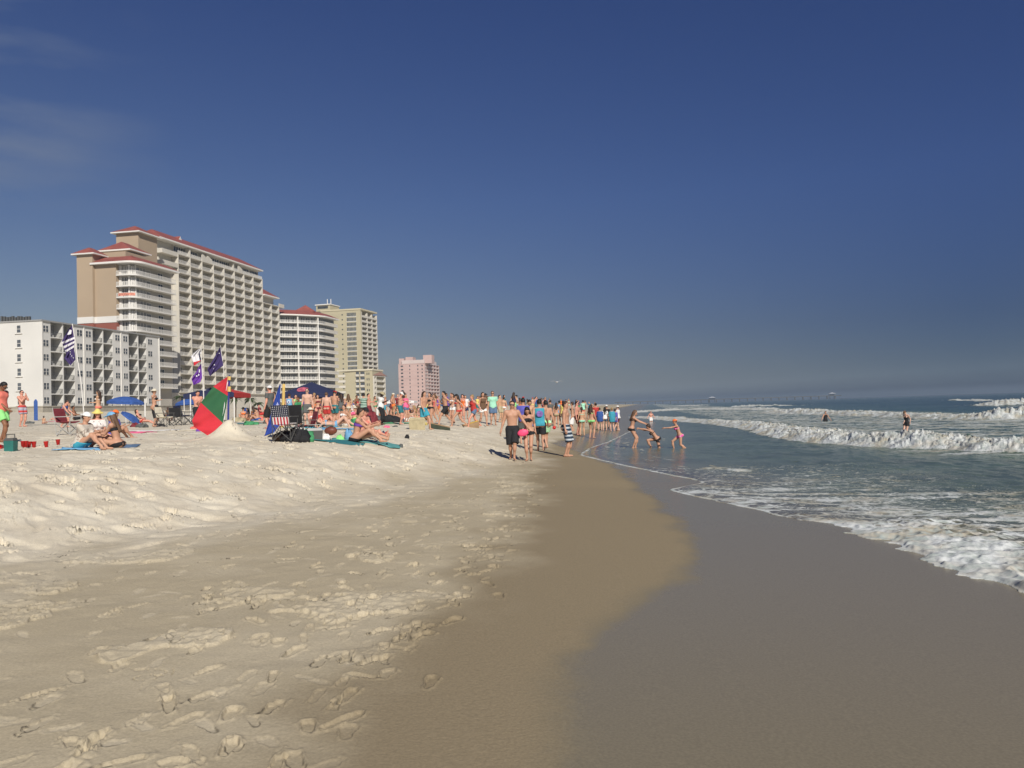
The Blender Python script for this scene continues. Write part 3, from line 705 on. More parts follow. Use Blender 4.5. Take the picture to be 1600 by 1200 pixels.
def win_sel(mb, path, a, b, z, n):
    if a > 11.6: win_slider(.15, .45, 2.1, 2)(mb, path, a, b, z, n)
    elif a > 11: return win_slider(.05, .45, 2.1, 3)(mb, path, a, b, z, n)
    else: win_front(mb, path, a, b, z, n)
balconies(tw, pF, zF, 11, 3.0, 1.6, fs, (TRIM, RAILW, BACKW, WALLC), win_sel, budget=[26], dividers=False, spacing=.36)
for s_ in (.3, 3.0, 5.9):
    mb = MB()
    for f in range(11): band(mb, pF, s_-.35, s_+.35, -1.58, -1.2, zF+3*f, zF+3*f+2.7)
    mb.build('column', TRIM, tw)
mb = MB(); inner = pF.sub(0, pF.L, -1.9); poly = [tuple(v) for v in inner]+[tuple(A3+D3*18.5+L3*18), tuple(A3+D3*2+L3*18), tuple(A3+D3*2+L3*5.6)]
mb.prism(poly[::-1], 3, 43.2); mb.build('front_wing_wall', BACKW, tw)
mb = MB(); f0 = Path([A3+L3*11.9, A3+L3*5.62]); f1 = Path([A3+L3*16.6-D3*.9, A3+L3*11.9-D3*.9])
for pth, dd, top in ((f0, 3, 43.2), (f1, 5, 46)):
    band(mb, pth, 0, pth.L, -dd, 0, 29.3, top, 0); band(mb, pth, 0, pth.L, -dd, .12, 27.6, 29.3, 1); band(mb, pth, 0, pth.L, -dd, -.001, 3, 27.6, 2)
mb.build('side_wall', [WALLB, TRIM, WALLR], tw)
mb = MB(); mb.prism([tuple(v) for v in (A3+L3*16.59+D3*4.2, A3+L3*5.7+D3*4.2, A3+L3*5.7+D3*16, A3+L3*16.59+D3*16)], 3, 47.4); mb.build('side_wall', WALLB, tw)
# front wing roof following the curve
mb = MB(); out = [tuple(v) for v in Path([A3+L3*13+D3*0]+arc).sub(0, Path([A3+L3*13]+arc).L, 1.1)]
pr = Path([A3+L3*12.5]+arc); o_ = pr.sub(0, pr.L, 1.2); i_ = pr.sub(0, pr.L, -3.2)
zr = 43.2
for k in range(len(o_)-1):
    mb.hexa([(*o_[k], zr), (*o_[k+1], zr), (*i_[k+1], zr), (*i_[k], zr), (*o_[k], zr+.5), (*o_[k+1], zr+.5), (*i_[k+1], zr+.5), (*i_[k], zr+.5)], 1)
    mb.add([(*o_[k], zr+.502), (*o_[k+1], zr+.502), (*i_[k+1], zr+2.6), (*i_[k], zr+2.6)], [(0, 1, 2, 3)], 0)
q = [A3+L3*12.5+D3*4, A3+L3*3.2+D3*4, A3+L3*3.2+D3*18.5, A3+L3*12.5+D3*18.5]
hip(mb, [tuple(v) for v in q], zr+2.4, zr+3.2, .5, 0)
mb.build('roof', [ROOFR, TRIM], tw)
roof(tw, A3+L3*12, D3, -1.2, 5, -5.2, .6, 46, 2.0, .25, .35, .5)
roof(tw, A3+L3*8, D3, 7, 15, -7, 1.5, 48.2, 2.8, .3, .4, .8)
mb = MB(); mb.prism([tuple(v) for v in quad_of(A3+L3*8, D3, 7.5, 14.5, -6, .5)], 43, 48.2); mb.build('roof_house', WALLB, tw)
O5 = ll(209, 236); mb = MB(); mb.prism([tuple(v) for v in quad_of(O5, D3, -2, 7, -3.6, 3.6)], 40, 56.5); mb.build('roof_house', WALLB, tw)
roof(tw, O5, D3, -2, 7, -3.6, 3.6, 56.5, 2.6, .15, .35, 1.1)
mb = MB(); band(mb, pF, .6, 5.2, .03, .05, zF+3*8+.25, zF+3*8+1.0); mb.build('orange_banner', mat('orange_red_cloth', (.62, .24, .17), .8, .5, 2.5), tw)
fix(tw)

# ---- second tower, curved front -----------------------------------------------------
t3 = empty('hotel_tower', (-88, 336, 4)); tag(t3, 'pale curved hotel block with single red roof between the two tallest towers', 'building')
P0, P1, P2 = Vector((-97, 330)), Vector((-80.4, 341.5)), Vector((-77.2, 357))
mid = (P0+P1)/2+Vector((.5, -.6)); p3 = Path([P0, mid, P1-(P1-P0).normalized()*1.5, P1+(P2-P1).normalized()*1.5, P2])
s3 = [0, 9.2, 18.3, p3.L-12, p3.L-5, p3.L]
balconies(t3, p3, 7.2, 12, 3.0, 1.8, s3[:3]+[p3.L], (TRIM, RAILW, BACKG, TRIM), lambda *a: None, budget=[0], spacing=.5, dividers=False, top_slab=False)
cells = list(np.linspace(.2, 18, 9))+[19.5, 22.5, 26, 30, 33]
lowrow = MB()
for f in range(11, -1, -1):
    z = 7.2+3*f
    for a in cells:
        mb = MB() if f >= 5 else lowrow
        band(mb, p3, a, a+1.45, -1.78, -1.72, z+.05, z+2.2, 0)
        for t in (a, a+.72, a+1.45): band(mb, p3, t-.07, t+.07, -1.715, -1.66, z+.05, z+2.25, 1)
        if f >= 5: mb.build('window', [GLASS2, TRIM], t3)
tag(lowrow.build('window', [GLASS2, TRIM], t3), kind='stuff')
for s_ in s3[:3]:
    mb = MB()
    for f in range(12): band(mb, p3, max(s_-.15, 0), s_+.15, -1.75, .12, 7.2+3*f+.001, 7.2+3*f+2.719)
    band(mb, p3, max(s_-.22, 0), s_+.22, .065, .2, 5, 43); mb.build('column', TRIM, t3)
mb = MB(); band(mb, p3, p3.L-12.6, p3.L-.02, .025, .05, 7.2, 7.3)
for f in range(12): band(mb, p3, p3.L-13, p3.L-.02, .022, .06, 7.2+3*f+.0, 7.2+3*f+1.0)
mb.build('balcony_parapet', WALLC, t3)
bk = Vector((-14, 9)); inner = p3.sub(0, p3.L-.6, -2.05)
mb = MB(); mb.prism([tuple(v) for v in inner]+[tuple(P2+Vector((-17, 6))), tuple(P0+Vector((-6, 16)))], 3, 43.1); mb.build('main_wall', WALLC, t3)
mb = MB(); o_ = p3.sub(0, p3.L, .9); i_ = p3.sub(0, p3.L, -4.5)
for k in range(len(o_)-1):
    mb.hexa([(*o_[k], 43.1), (*o_[k+1], 43.1), (*i_[k+1], 43.1), (*i_[k], 43.1), (*o_[k], 43.6), (*o_[k+1], 43.6), (*i_[k+1], 43.6), (*i_[k], 43.6)], 1)
    mb.add([(*o_[k], 43.602), (*o_[k+1], 43.602), (*i_[k+1], 46.0), (*i_[k], 46.0)], [(0, 1, 2, 3)], 0)
mb.add([(*v, 46.0) for v in i_]+[(*(P2+Vector((-17, 6))), 45), (*(P0+Vector((-6, 16))), 45)], [tuple(range(len(i_)+2))], 0)
g = ll(479, 345); hip(mb, [(g.x-5, g.y-3), (g.x+5, g.y-3), (g.x+5, g.y+6), (g.x-5, g.y+6)], 45.5, 49, .1, 0)
mb.build('roof', [ROOFR, TRIM], t3); fix(t3)

# ---- beige tower with its lower neighbour -----------------------------------------------
t4 = empty('office_style_tower', (-95, 490, 4)); tag(t4, 'tall flat roofed beige tower with roof antennas and ribbon windows', 'building')
Q1 = Vector((-90.8, 485)); D4 = Vector((5.9, 23)).normalized(); L4 = Vector((-math.cos(R(10)), math.sin(R(10)))); Q0 = Q1+L4*25.5
f4 = Path([Q0, Q1]); top4 = 65.0
mb = MB(); mb.prism([tuple(v) for v in (Q0, Q1, Q1+D4*1.2, Q1+D4*1.2+L4*2.6, Q1+D4*24+L4*2.6, Q0+D4*24)], 3, top4-.8); mb.build('main_wall', WALLY, t4)
mb = MB(); mb.prism([tuple(v) for v in (Q0-D4*.3+L4*.3, Q1-D4*.3-L4*.3, Q1+D4*24-L4*.3, Q0+D4*24+L4*.3)], top4-.8, top4+.1); mb.build('parapet', mat('beige_parapet', (.56, .5, .34), .8), t4)
L_ = f4.L
for f in range(18):
    z = top4-3.6-3*f
    mb = MB(); band(mb, f4, L_-8.9, L_-2.9, .004, .05, z-.9, z+1.2, 0)
    for t in np.linspace(L_-8.9, L_-2.9, 8): band(mb, f4, t-.08, t+.08, .052, .1, z-.9, z+1.2, 1)
    band(mb, f4, L_-9.1, L_-2.7, .005, .12, z-1.25, z-.9, 2); mb.build('window', [GLASS2, WALLY, WALLW], t4)
    mb = MB(); band(mb, f4, L_-12.2, L_-11.4, .004, .04, z-.2, z+.6); mb.build('window', GLASS, t4)
s4 = Path([Q1+D4*1.2, Q1+D4*24])
balconies(t4, s4, top4-3.6-17*3-1.2, 18, 3.0, 2.6, [0, 8.5, 15.5, 22.8], (WALLC, WALLC, BACKW, WALLC), win_slider(.05, .6, 2.1, 2), budget=[40], solid_rail=True, rail_h=.95)
O6 = ll(513, 492); mb = MB(); mb.prism([tuple(v) for v in quad_of(O6, D4, -3, 9, -5.5, 4)], top4-.5, top4+3.2); mb.build('roof_house', WALLY, t4)
mb = MB(); mb.prism([tuple(v) for v in quad_of(O6, D4, -3.6, 9.5, -6, 4.4)], top4+3.2, top4+3.8)
mb.prism([tuple(v) for v in quad_of(O6, D4, -3.05, -3.01, -4.5, 2.5)], top4+1, top4+2.6, 1); mb.build('roof_slab', [TRIM, GLASS], t4)
for px in (514.5, 520):
    g = ll(px, 492); mb = MB(); mb.tube([(g.x, g.y, top4+3.8), (g.x, g.y, top4+7.2)], .25, 6); mb.build('antenna', TRIM, t4)
fix(t4)
t5 = empty('apartment_building', (-90, 440, 4)); tag(t5, 'lower yellow apartment block directly in front of the beige tower', 'building')
a5, b5 = ll(540, 442), ll(582, 439); f5 = Path([a5, b5]); D5 = Vector((.2, .98)).normalized(); c5 = ll(598, 452)
mb = MB(); mb.prism([tuple(v) for v in (a5, b5, b5+D5*16, a5+D5*16)], 3, 24.6); mb.build('main_wall', WALLY, t5)
mb = MB(); mb.prism([tuple(v) for v in (a5-D5*.4+Vector((-4.6, .3)), b5-D5*.4+Vector((.3, 0)), b5+D5*16.2+Vector((.3, 0)), a5+D5*16.2+Vector((-4.6, 0)))], 24.6, 25.5); mb.build('parapet', mat('pale_parapet', (.62, .57, .43), .8), t5)
for f in range(7):
    z = 22.0-3*f
    for x0, x1 in ((6.2, 8.0), (8.8, 11.2)):
        mb = MB(); band(mb, f5, x0, x1, .004, .03, z-.1, z+2.1, 0); band(mb, f5, x0-.1, x1+.1, .02, .6, z-.45, z-.1, 1); band(mb, f5, x0-.1, x1+.1, .5, .6, z-.1, z+.75, 1)
        mb.build('balcony', [GLASS2, WALLC], t5)
    for x0 in (12.4, 13.5):
        mb = MB(); band(mb, f5, x0, x0+.45, .004, .04, z+.2, z+1.5); mb.build('window', GLASS, t5)
    mb = MB(); q = Path([a5+Vector((-4.3, .6)), a5+Vector((-.02, .3))]); band(mb, q, 0, q.L, -3, 0, z-.45, z-.1, 0); band(mb, q, 0, q.L, -.15, 0, z-.1, z+.8, 0); mb.build('balcony', WALLC, t5)
s5 = Path([b5+D5*.4+Vector((.8, 0)), c5+Vector((1.2, 2))])
balconies(t5, s5, 3.6, 6, 3.0, 1.6, [0, 2.8, s5.L], (WALLC, RAILW, BACKW, WALLC), win_slider(.1, .7, 2.1, 2), budget=[12], spacing=.5, top_slab=True)
mb = MB(); mb.prism([tuple(v) for v in (b5+Vector((.02, 2.6)), s5.p[1]+Vector((-1.7, .3)), s5.p[1]+Vector((-2, 8)), b5+Vector((0, 12)))], 3, 23.4); mb.build('side_wall', WALLY, t5)
mb = MB(); hip(mb, [tuple(v) for v in (b5+Vector((.1, .4)), s5.p[1]+Vector((.2, -.3)), s5.p[1]+Vector((.2, 8)), b5+Vector((0, 12)))], 22.0, 24.3, .2); mb.build('roof', mat('brown_roof', (.30, .17, .13), .8), t5)
fix(t5)
# ---- pink tower ---------------------------------------------------------------------------
t6 = empty('hotel_tower', (-85, 682, 4)); tag(t6, 'distant pink tower standing alone right of the beige tower', 'building')
a6, b6 = ll(623, 685), ll(664, 682); f6 = Path([a6, b6]); D6 = Vector((.1, .995)).normalized(); c6 = ll(686.5, 724); top6 = 45.2
mb = MB(); mb.prism([tuple(v) for v in (a6, b6, c6+Vector((-2.2, 0)), c6+Vector((-24, 4)))], 2, top6-3); mb.build('main_wall', WALLP, t6)
mb = MB(); mb.prism([tuple(v) for v in (a6+Vector((3, -.3)), b6+Vector((0, -.3)), c6+Vector((-2.2, 0)), c6+Vector((-20, 4)))], top6-3, top6); mb.build('upper_wall', PINKW, t6)
Lf = f6.L
for f in range(13):
    z = 39.2-3*f+1
    for x0, ww in ((2.2, 2.0), (9.6, .8), (16.6+.2*0, 1.0), (Lf-2.6, 1.0)):
        mb = MB(); band(mb, f6, x0, x0+ww, .02, .06, z-.6, z+.6); mb.build('window', GLASS, t6)
    if f % 2 == 0: mb = MB(); band(mb, f6, 0, Lf, .003, .15, z+1.4, z+1.55); mb.build('string_course', WALLP, t6)
s6 = Path([b6+Vector((.05, .3)), c6])
balconies(t6, s6, 2.9, 13, 3.0, 1.8, list(np.linspace(0, s6.L, 6)), (PINKW, PINKW, WALLP, WALLP), win_slider(.15, .75, 2.1, 2), budget=[30], solid_rail=True, rail_h=1.0, top_slab=True)
for x0, x1, zz in ((.2, 4.5, 47), (6, 12.5, 48), (21.5, 29, 49.2)):
    q = Path([a6, a6+(b6-a6).normalized()*40]); mb = MB(); band(mb, q, x0, x1, -12, -2, top6-3, zz); mb.build('roof_house', WALLP, t6)
fix(t6)

# ---- fishing pier --------------------------------------------------------------------------
pr_ = empty('fishing_pier', (312, 1950, 0)); tag(pr_, 'hazy long fishing pier on piles at the horizon with two small roofed huts', 'pier')
PA = Vector((250, 1960)); PD = Vector((.985, -.174)); pp = Path([PA, PA+PD*525])
mb = MB(); band(mb, pp, 0, pp.L, -4, 4, 6.6, 7.4); band(mb, pp, 0, pp.L, -4, -3.8, 7.4, 8.4); band(mb, pp, 0, pp.L, 3.8, 4, 7.4, 8.4)
pwood = mat('pier_wood', (.10, .095, .09), .9); mb.build('deck', pwood, pr_)
for i in range(29):
    t = 8+18*i; mb = MB()
    for n in (-3.3, 3.3): band(mb, pp, t-.7, t+.7, n-.7, n+.7, -4, 6.6)
    band(mb, pp, t-.8, t+.8, -4.6, 4.6, 5.2, 6.595); mb.build('pile_bent', pwood, pr_)
for s_, ww, hh in ((232, 8, 4.2), (505, 7, 5)):
    mb = MB(); band(mb, pp, s_-ww, s_+ww, -7, 7, 6.5, 7.5); 
    for a in (-1, 1):
        for n in (-1, 1): band(mb, pp, s_+a*ww*.8-.4, s_+a*ww*.8+.4, n*6-.4, n*6+.4, -4, 7.4+hh)
    band(mb, pp, s_-ww*.6, s_+ww*.6, -4, 4, 7.5, 7.4+hh*.7); q = [pp.at(s_-ww-1, -8), pp.at(s_+ww+1, -8), pp.at(s_+ww+1, 8), pp.at(s_-ww-1, 8)]
    mb.build('hut', pwood, pr_); mb = MB(); hip(mb, [tuple(v) for v in q], 7.41+hh, 7.4+hh+2.6, .4); mb.build('hut_roof', mat('pier_roof', (.5, .5, .5), .7), pr_)
fix(pr_)
# low far-off pavilion roof on the sand
# ------------------------------------------------------------------ people
COLS = dict(black=(.018, .018, .02), white=(.78, .77, .74), red=(.50, .045, .04), maroon=(.20, .03, .04), blue=(.04, .10, .32), navy=(.022, .028, .075),
            aqua=(.05, .32, .42), teal=(.03, .17, .19), green=(.06, .28, .12), lime=(.30, .75, .25), mint=(.36, .72, .52), yellow=(.75, .62, .18),
            orange=(.80, .18, .04), coral=(.75, .20, .15), pink=(.80, .15, .28), purple=(.16, .06, .35), grey=(.11, .115, .11), khaki=(.42, .36, .22),
            brown=(.14, .08, .045), denim=(.10, .16, .26), skyblue=(.18, .40, .62), violet=(.10, .10, .42), cream=(.68, .62, .48), turquoise=(.10, .30, .29))
SKIN = dict(fair=(.62, .38, .28), tan=(.52, .285, .185), rosy=(.64, .31, .22), brown=(.26, .12, .065), dark=(.075, .04, .028), gold=(.56, .33, .20))
HAIR = dict(black=(.012, .010, .009), brown=(.045, .024, .014), lightbrown=(.12, .065, .035), blond=(.33, .21, .09), auburn=(.14, .04, .018))
def cloth(c): return mat('cloth_'+c, COLS[c], .85, .16, 7, bump=.25, bscale=18)
def skin(c): return mat('skin_'+c, SKIN[c], .55, .07, 5, spec=.35)
def hairm(c): return mat('hair_'+c, HAIR[c], .6, .35, 40)
def patt(name, kind, cols, scale=8):
    if name in _M: return _M[name]
    m, t, b = node_mat(name); _M[name] = m; b.inputs['Roughness'].default_value = .85
    tcn = t.nodes.new('ShaderNodeTexCoord'); v = tcn.outputs['Object']
    if kind == 'h' or kind == 'd':
        wv = t.nodes.new('ShaderNodeTexWave'); wv.bands_direction = 'Z' if kind == 'h' else 'DIAGONAL'; wv.inputs['Scale'].default_value = scale
        wv.inputs['Distortion'].default_value = 0 if kind == 'h' else 2.5; t.links.new(v, wv.inputs['Vector']); f = wv.outputs['Fac']
    else:
        n = t.nodes.new('ShaderNodeTexNoise'); n.inputs['Scale'].default_value = scale; n.inputs['Detail'].default_value = 2
        t.links.new(v, n.inputs['Vector']); f = n.outputs[0]
    r = t.nodes.new('ShaderNodeValToRGB'); r.color_ramp.interpolation = 'CONSTANT'; e = r.color_ramp.elements
    while len(e) < len(cols): e.new(.5)
    for i, (p_, c_) in enumerate(cols): e[i].position = p_; e[i].color = (*c_, 1)
    t.links.new(f, r.inputs[0]); t.links.new(r.outputs[0], b.inputs['Base Color']); return m
PATTERNS = dict(
    redstripe=lambda: patt('striped_trunks_cloth', 'h', [(0, COLS['red']), (.35, (.55, .5, .5)), (.6, COLS['blue']), (.85, (.55, .5, .5))], 1.3),
    navystripe=lambda: patt('navy_white_cloth', 'h', [(0, (.02, .04, .07)), (.62, (.5, .55, .58))], 2.6),
    floral=lambda: patt('floral_shirt_cloth', 'n', [(0, (.58, .52, .44)), (.60, (.28, .22, .18)), (.66, (.60, .54, .46))], 9),
    floral2=lambda: patt('floral_dress_cloth', 'n', [(0, (.74, .70, .66)), (.62, (.12, .10, .12))], 13),
    zebra=lambda: patt('green_zebra_cloth', 'd', [(0, (.30, .80, .28)), (.55, (.7, .8, .7))], 6),
    pinkprint=lambda: patt('pink_print_cloth', 'n', [(0, (.80, .12, .40)), (.55, (.85, .45, .6))], 14),
    stripegreen=lambda: patt('green_striped_cloth', 'h', [(0, (.02, .10, .05)), (.6, (.55, .7, .6))], 3.2))
def fabric(c): return PATTERNS[c]() if c in PATTERNS else cloth(c)

def V3(*a): return np.array(a, float)
def nrm(v): return v/max(np.linalg.norm(v), 1e-9)
def sd_rc(Pt, a, b, ra, rb):
    ba = b-a; q = Pt-a; t = np.clip(q@ba/max(ba@ba, 1e-9), 0, 1)
    return np.linalg.norm(q-t[..., None]*ba, axis=-1)-(ra+(rb-ra)*t)
def sd_el(Pt, c, r, M=None):
    q = Pt-c
    if M is not None: q = q@M
    r = np.asarray(r, float); k0 = np.linalg.norm(q/r, axis=-1); k1 = np.linalg.norm(q/(r*r), axis=-1)
    return k0*(k0-1)/np.maximum(k1, 1e-6)
def smin(a, b, k):
    h = np.clip(.5+.5*(b-a)/k, 0, 1); return b+(a-b)*h-k*h*(1-h)
def surface_net(f, lo, hi, h):
    ax = [np.arange(lo[i], hi[i]+h, h) for i in range(3)]
    G_ = np.stack(np.meshgrid(*ax, indexing='ij'), -1); D = f(G_.reshape(-1, 3)).reshape(G_.shape[:3])
    I = D < 0; nx, ny, nz = D.shape
    c = [(i, j, k) for i in (0, 1) for j in (0, 1) for k in (0, 1)]
    sl = lambda A, o: A[o[0]:nx-1+o[0], o[1]:ny-1+o[1], o[2]:nz-1+o[2]]
    cnt = sum(sl(I, o).astype(np.int8) for o in c); act = (cnt > 0) & (cnt < 8)
    ii = np.argwhere(act)
    if len(ii) == 0: return [], []
    acc = np.zeros((len(ii), 3)); n = np.zeros(len(ii))
    for o in c:
        for d in range(3):
            if o[d]: continue
            o2 = list(o); o2[d] = 1
            a = D[ii[:, 0]+o[0], ii[:, 1]+o[1], ii[:, 2]+o[2]]; b = D[ii[:, 0]+o2[0], ii[:, 1]+o2[1], ii[:, 2]+o2[2]]
            m = (a < 0) != (b < 0); t = np.where(m, a/np.where(m, a-b, 1), 0)
            p = np.tile(np.array(o, float), (len(ii), 1)); p[:, d] = t; acc += p*m[:, None]; n += m
    V = (ii+acc/n[:, None])*h+np.array([a_[0] for a_ in ax])
    idx = -np.ones(act.shape, np.int64); idx[act] = np.arange(len(ii)); F = []
    for d in range(3):
        e1, e2 = [(1, 2), (2, 0), (0, 1)][d]
        s0 = [slice(None)]*3; s1 = [slice(None)]*3; s0[d] = slice(0, -1); s1[d] = slice(1, None)
        X_ = I[tuple(s0)] != I[tuple(s1)]; q = np.argwhere(X_)
        q = q[(q[:, e1] > 0) & (q[:, e2] > 0) & (q[:, e1] < D.shape[e1]-1) & (q[:, e2] < D.shape[e2]-1)]
        def g(a, b):
            r = q.copy(); r[:, e1] -= a; r[:, e2] -= b; return idx[r[:, 0], r[:, 1], r[:, 2]]
        f4_ = np.stack([g(1, 1), g(0, 1), g(0, 0), g(1, 0)], -1); flip = ~I[q[:, 0], q[:, 1], q[:, 2]]
        f4_[flip] = f4_[flip][:, ::-1]; F.append(f4_)
    return V, np.concatenate(F)
def ik(a, t, l1, l2, pole):
    d = t-a; L_ = np.linalg.norm(d); L_ = min(max(L_, abs(l1-l2)+.01), l1+l2-.004); dn = nrm(d); t = a+dn*L_
    x = (l1*l1-l2*l2+L_*L_)/(2*L_); hh = math.sqrt(max(l1*l1-x*x, 0)); p = pole-dn*(pole@dn); p = nrm(p)
    return a+dn*x+p*hh, t
# pose: pelvis, torso direction, forward turn, head turn, hands (left,right; relative to shoulders' centre frame = world), feet
POSES = {
 'stand':   dict(p=(0, 0, .94), u=(0, .02, 1), hl=(.27, -.03, .84), hr=(-.27, -.03, .84), fl=(.11, .0, .08), fr=(-.11, .03, .08)),
 'stand2':  dict(p=(.03, 0, .93), u=(-.04, .03, 1), hl=(.10, -.30, 1.12), hr=(-.28, -.02, .84), fl=(.14, .05, .08), fr=(-.09, -.06, .08)),
 'akimbo':  dict(p=(0, 0, .93), u=(0, .03, 1), hl=(.17, -.05, 1.02), hr=(-.17, -.05, 1.02), el=(1, .3, 0), fl=(.14, .0, .08), fr=(-.14, .02, .08)),
 'cross':   dict(p=(0, 0, .93), u=(0, .03, 1), hl=(-.08, -.20, 1.18), hr=(.08, -.22, 1.22), fl=(.10, .0, .08), fr=(-.10, .02, .08)),
 'drink':   dict(p=(0, 0, .94), u=(0, .05, 1), hl=(.05, -.20, 1.50), hr=(-.04, -.22, 1.42), el=(.3, -.2, -1), fl=(.08, .0, .08), fr=(-.08, .05, .08)),
 'phone':   dict(p=(0, 0, .94), u=(0, -.04, 1), hl=(.06, -.32, 1.22), hr=(-.06, -.32, 1.22), fl=(.10, .02, .08), fr=(-.10, -.02, .08), head=(0, -.5, .9)),
 'walk':    dict(p=(0, 0, .91), u=(0, -.06, 1), hl=(.27, .16, .86), hr=(-.27, -.2, .88), fl=(.07, -.27, .08), fr=(-.08, .30, .12)),
 'walk2':   dict(p=(0, 0, .92), u=(0, -.03, 1), hl=(.29, -.10, .86), hr=(-.28, .05, .84), fl=(.05, .12, .10), fr=(-.06, -.20, .08)),
 'stride':  dict(p=(0, 0, .86), u=(0, -.12, 1), hl=(.30, .25, .90), hr=(-.26, -.3, 1.05), fl=(.09, -.38, .08), fr=(-.09, .42, .12)),
 'hold':    dict(p=(0, 0, .92), u=(0, -.02, 1), hl=(.22, .02, .90), hr=(-.04, -.22, .93), fl=(.05, .06, .08), fr=(-.05, -.14, .08), head=(-.1, -.75, .8)),
 'bend':    dict(p=(0, .12, .80), u=(0, -.55, 1), hl=(.2, -.42, .78), hr=(-.2, -.45, .74), fl=(.13, -.12, .08), fr=(-.13, .1, .08)),
 'pull':    dict(p=(0, .10, .90), u=(0, -.22, 1), hl=(.10, -.62, 1.02), hr=(-.08, -.62, .98), fl=(.09, -.02, .08), fr=(-.09, .08, .08), head=(0, -.35, .95)),
 'reach':   dict(p=(0, .15, .80), u=(0, -.35, 1), hl=(.14, -.95, 1.10), hr=(-.14, -.95, 1.06), fl=(.09, .50, .08), fr=(-.10, -.12, .08)),
 'kneel':   dict(p=(0, .12, .52), u=(.1, -.75, 1), hl=(.12, -.72, 1.02), hr=(-.16, -.66, .98), fl=(.12, .62, .04), fr=(-.12, -.12, .06)),
 'wadehi':  dict(p=(0, 0, .94), u=(.05, 0, 1), hl=(.45, -.12, .92), hr=(-.45, -.12, .92), fl=(.14, 0, .08), fr=(-.14, 0, .08)),
 'sitknee': dict(p=(0, 0, .13), u=(0, -.28, 1), hl=(.10, -.50, .42), hr=(-.10, -.50, .40), fl=(.10, -.62, .05), fr=(-.10, -.66, .05), kn=(0, -.2, 1)),
 'sitlong': dict(p=(0, 0, .12), u=(0, -.22, 1), hl=(.12, -.52, .42), hr=(-.06, -.55, .44), fl=(.12, -.82, .05), fr=(-.12, -.70, .05), kn=(0, -.1, 1), head=(0, -.25, 1)),
 'situp':   dict(p=(0, 0, .12), u=(0, .10, 1), hl=(.25, .28, .06), hr=(-.18, -.25, .22), fl=(.20, -.55, .05), fr=(-.20, -.45, .05), kn=(.3, -.1, 1)),
 'sitcross':dict(p=(0, 0, .12), u=(0, -.12, 1), hl=(.20, -.36, .20), hr=(-.20, -.36, .20), fl=(-.18, -.32, .05), fr=(.18, -.38, .05), kn=(1, -.6, .3), ksym=1),
 'chair':   dict(p=(0, 0, .45), u=(0, .22, 1), hl=(.24, -.30, .64), hr=(-.24, -.30, .64), fl=(.13, -.55, .08), fr=(-.13, -.5, .08), kn=(0, -.4, 1)),
 'lie':     dict(p=(0, 0, .13), u=(0, 1, .10), hl=(.30, .10, .06), hr=(-.16, .72, .22), fl=(.10, -.80, .05), fr=(-.10, -.58, .05), kn=(0, 0, 1), head=(0, -.1, 1)),
 'lean':    dict(p=(0, 0, .14), u=(0, .75, 1), hl=(.22, .50, .06), hr=(-.22, .50, .06), fl=(.10, -.76, .05), fr=(-.10, -.60, .05), kn=(0, 0, 1)),
 'sitback': dict(p=(0, 0, .30), u=(0, .65, 1), hl=(.24, -.05, .40), hr=(-.2, -.2, .44), fl=(.10, -.85, .05), fr=(-.10, -.82, .05), kn=(0, -.2, 1)),
 'around':  dict(p=(0, 0, .92), u=(0, -.02, 1), hl=(.44, -.10, .93), hr=(-.33, -.05, .84), fl=(.03, -.10, .08), fr=(-.06, .16, .10), head=(.1, -.1, 1)),
}
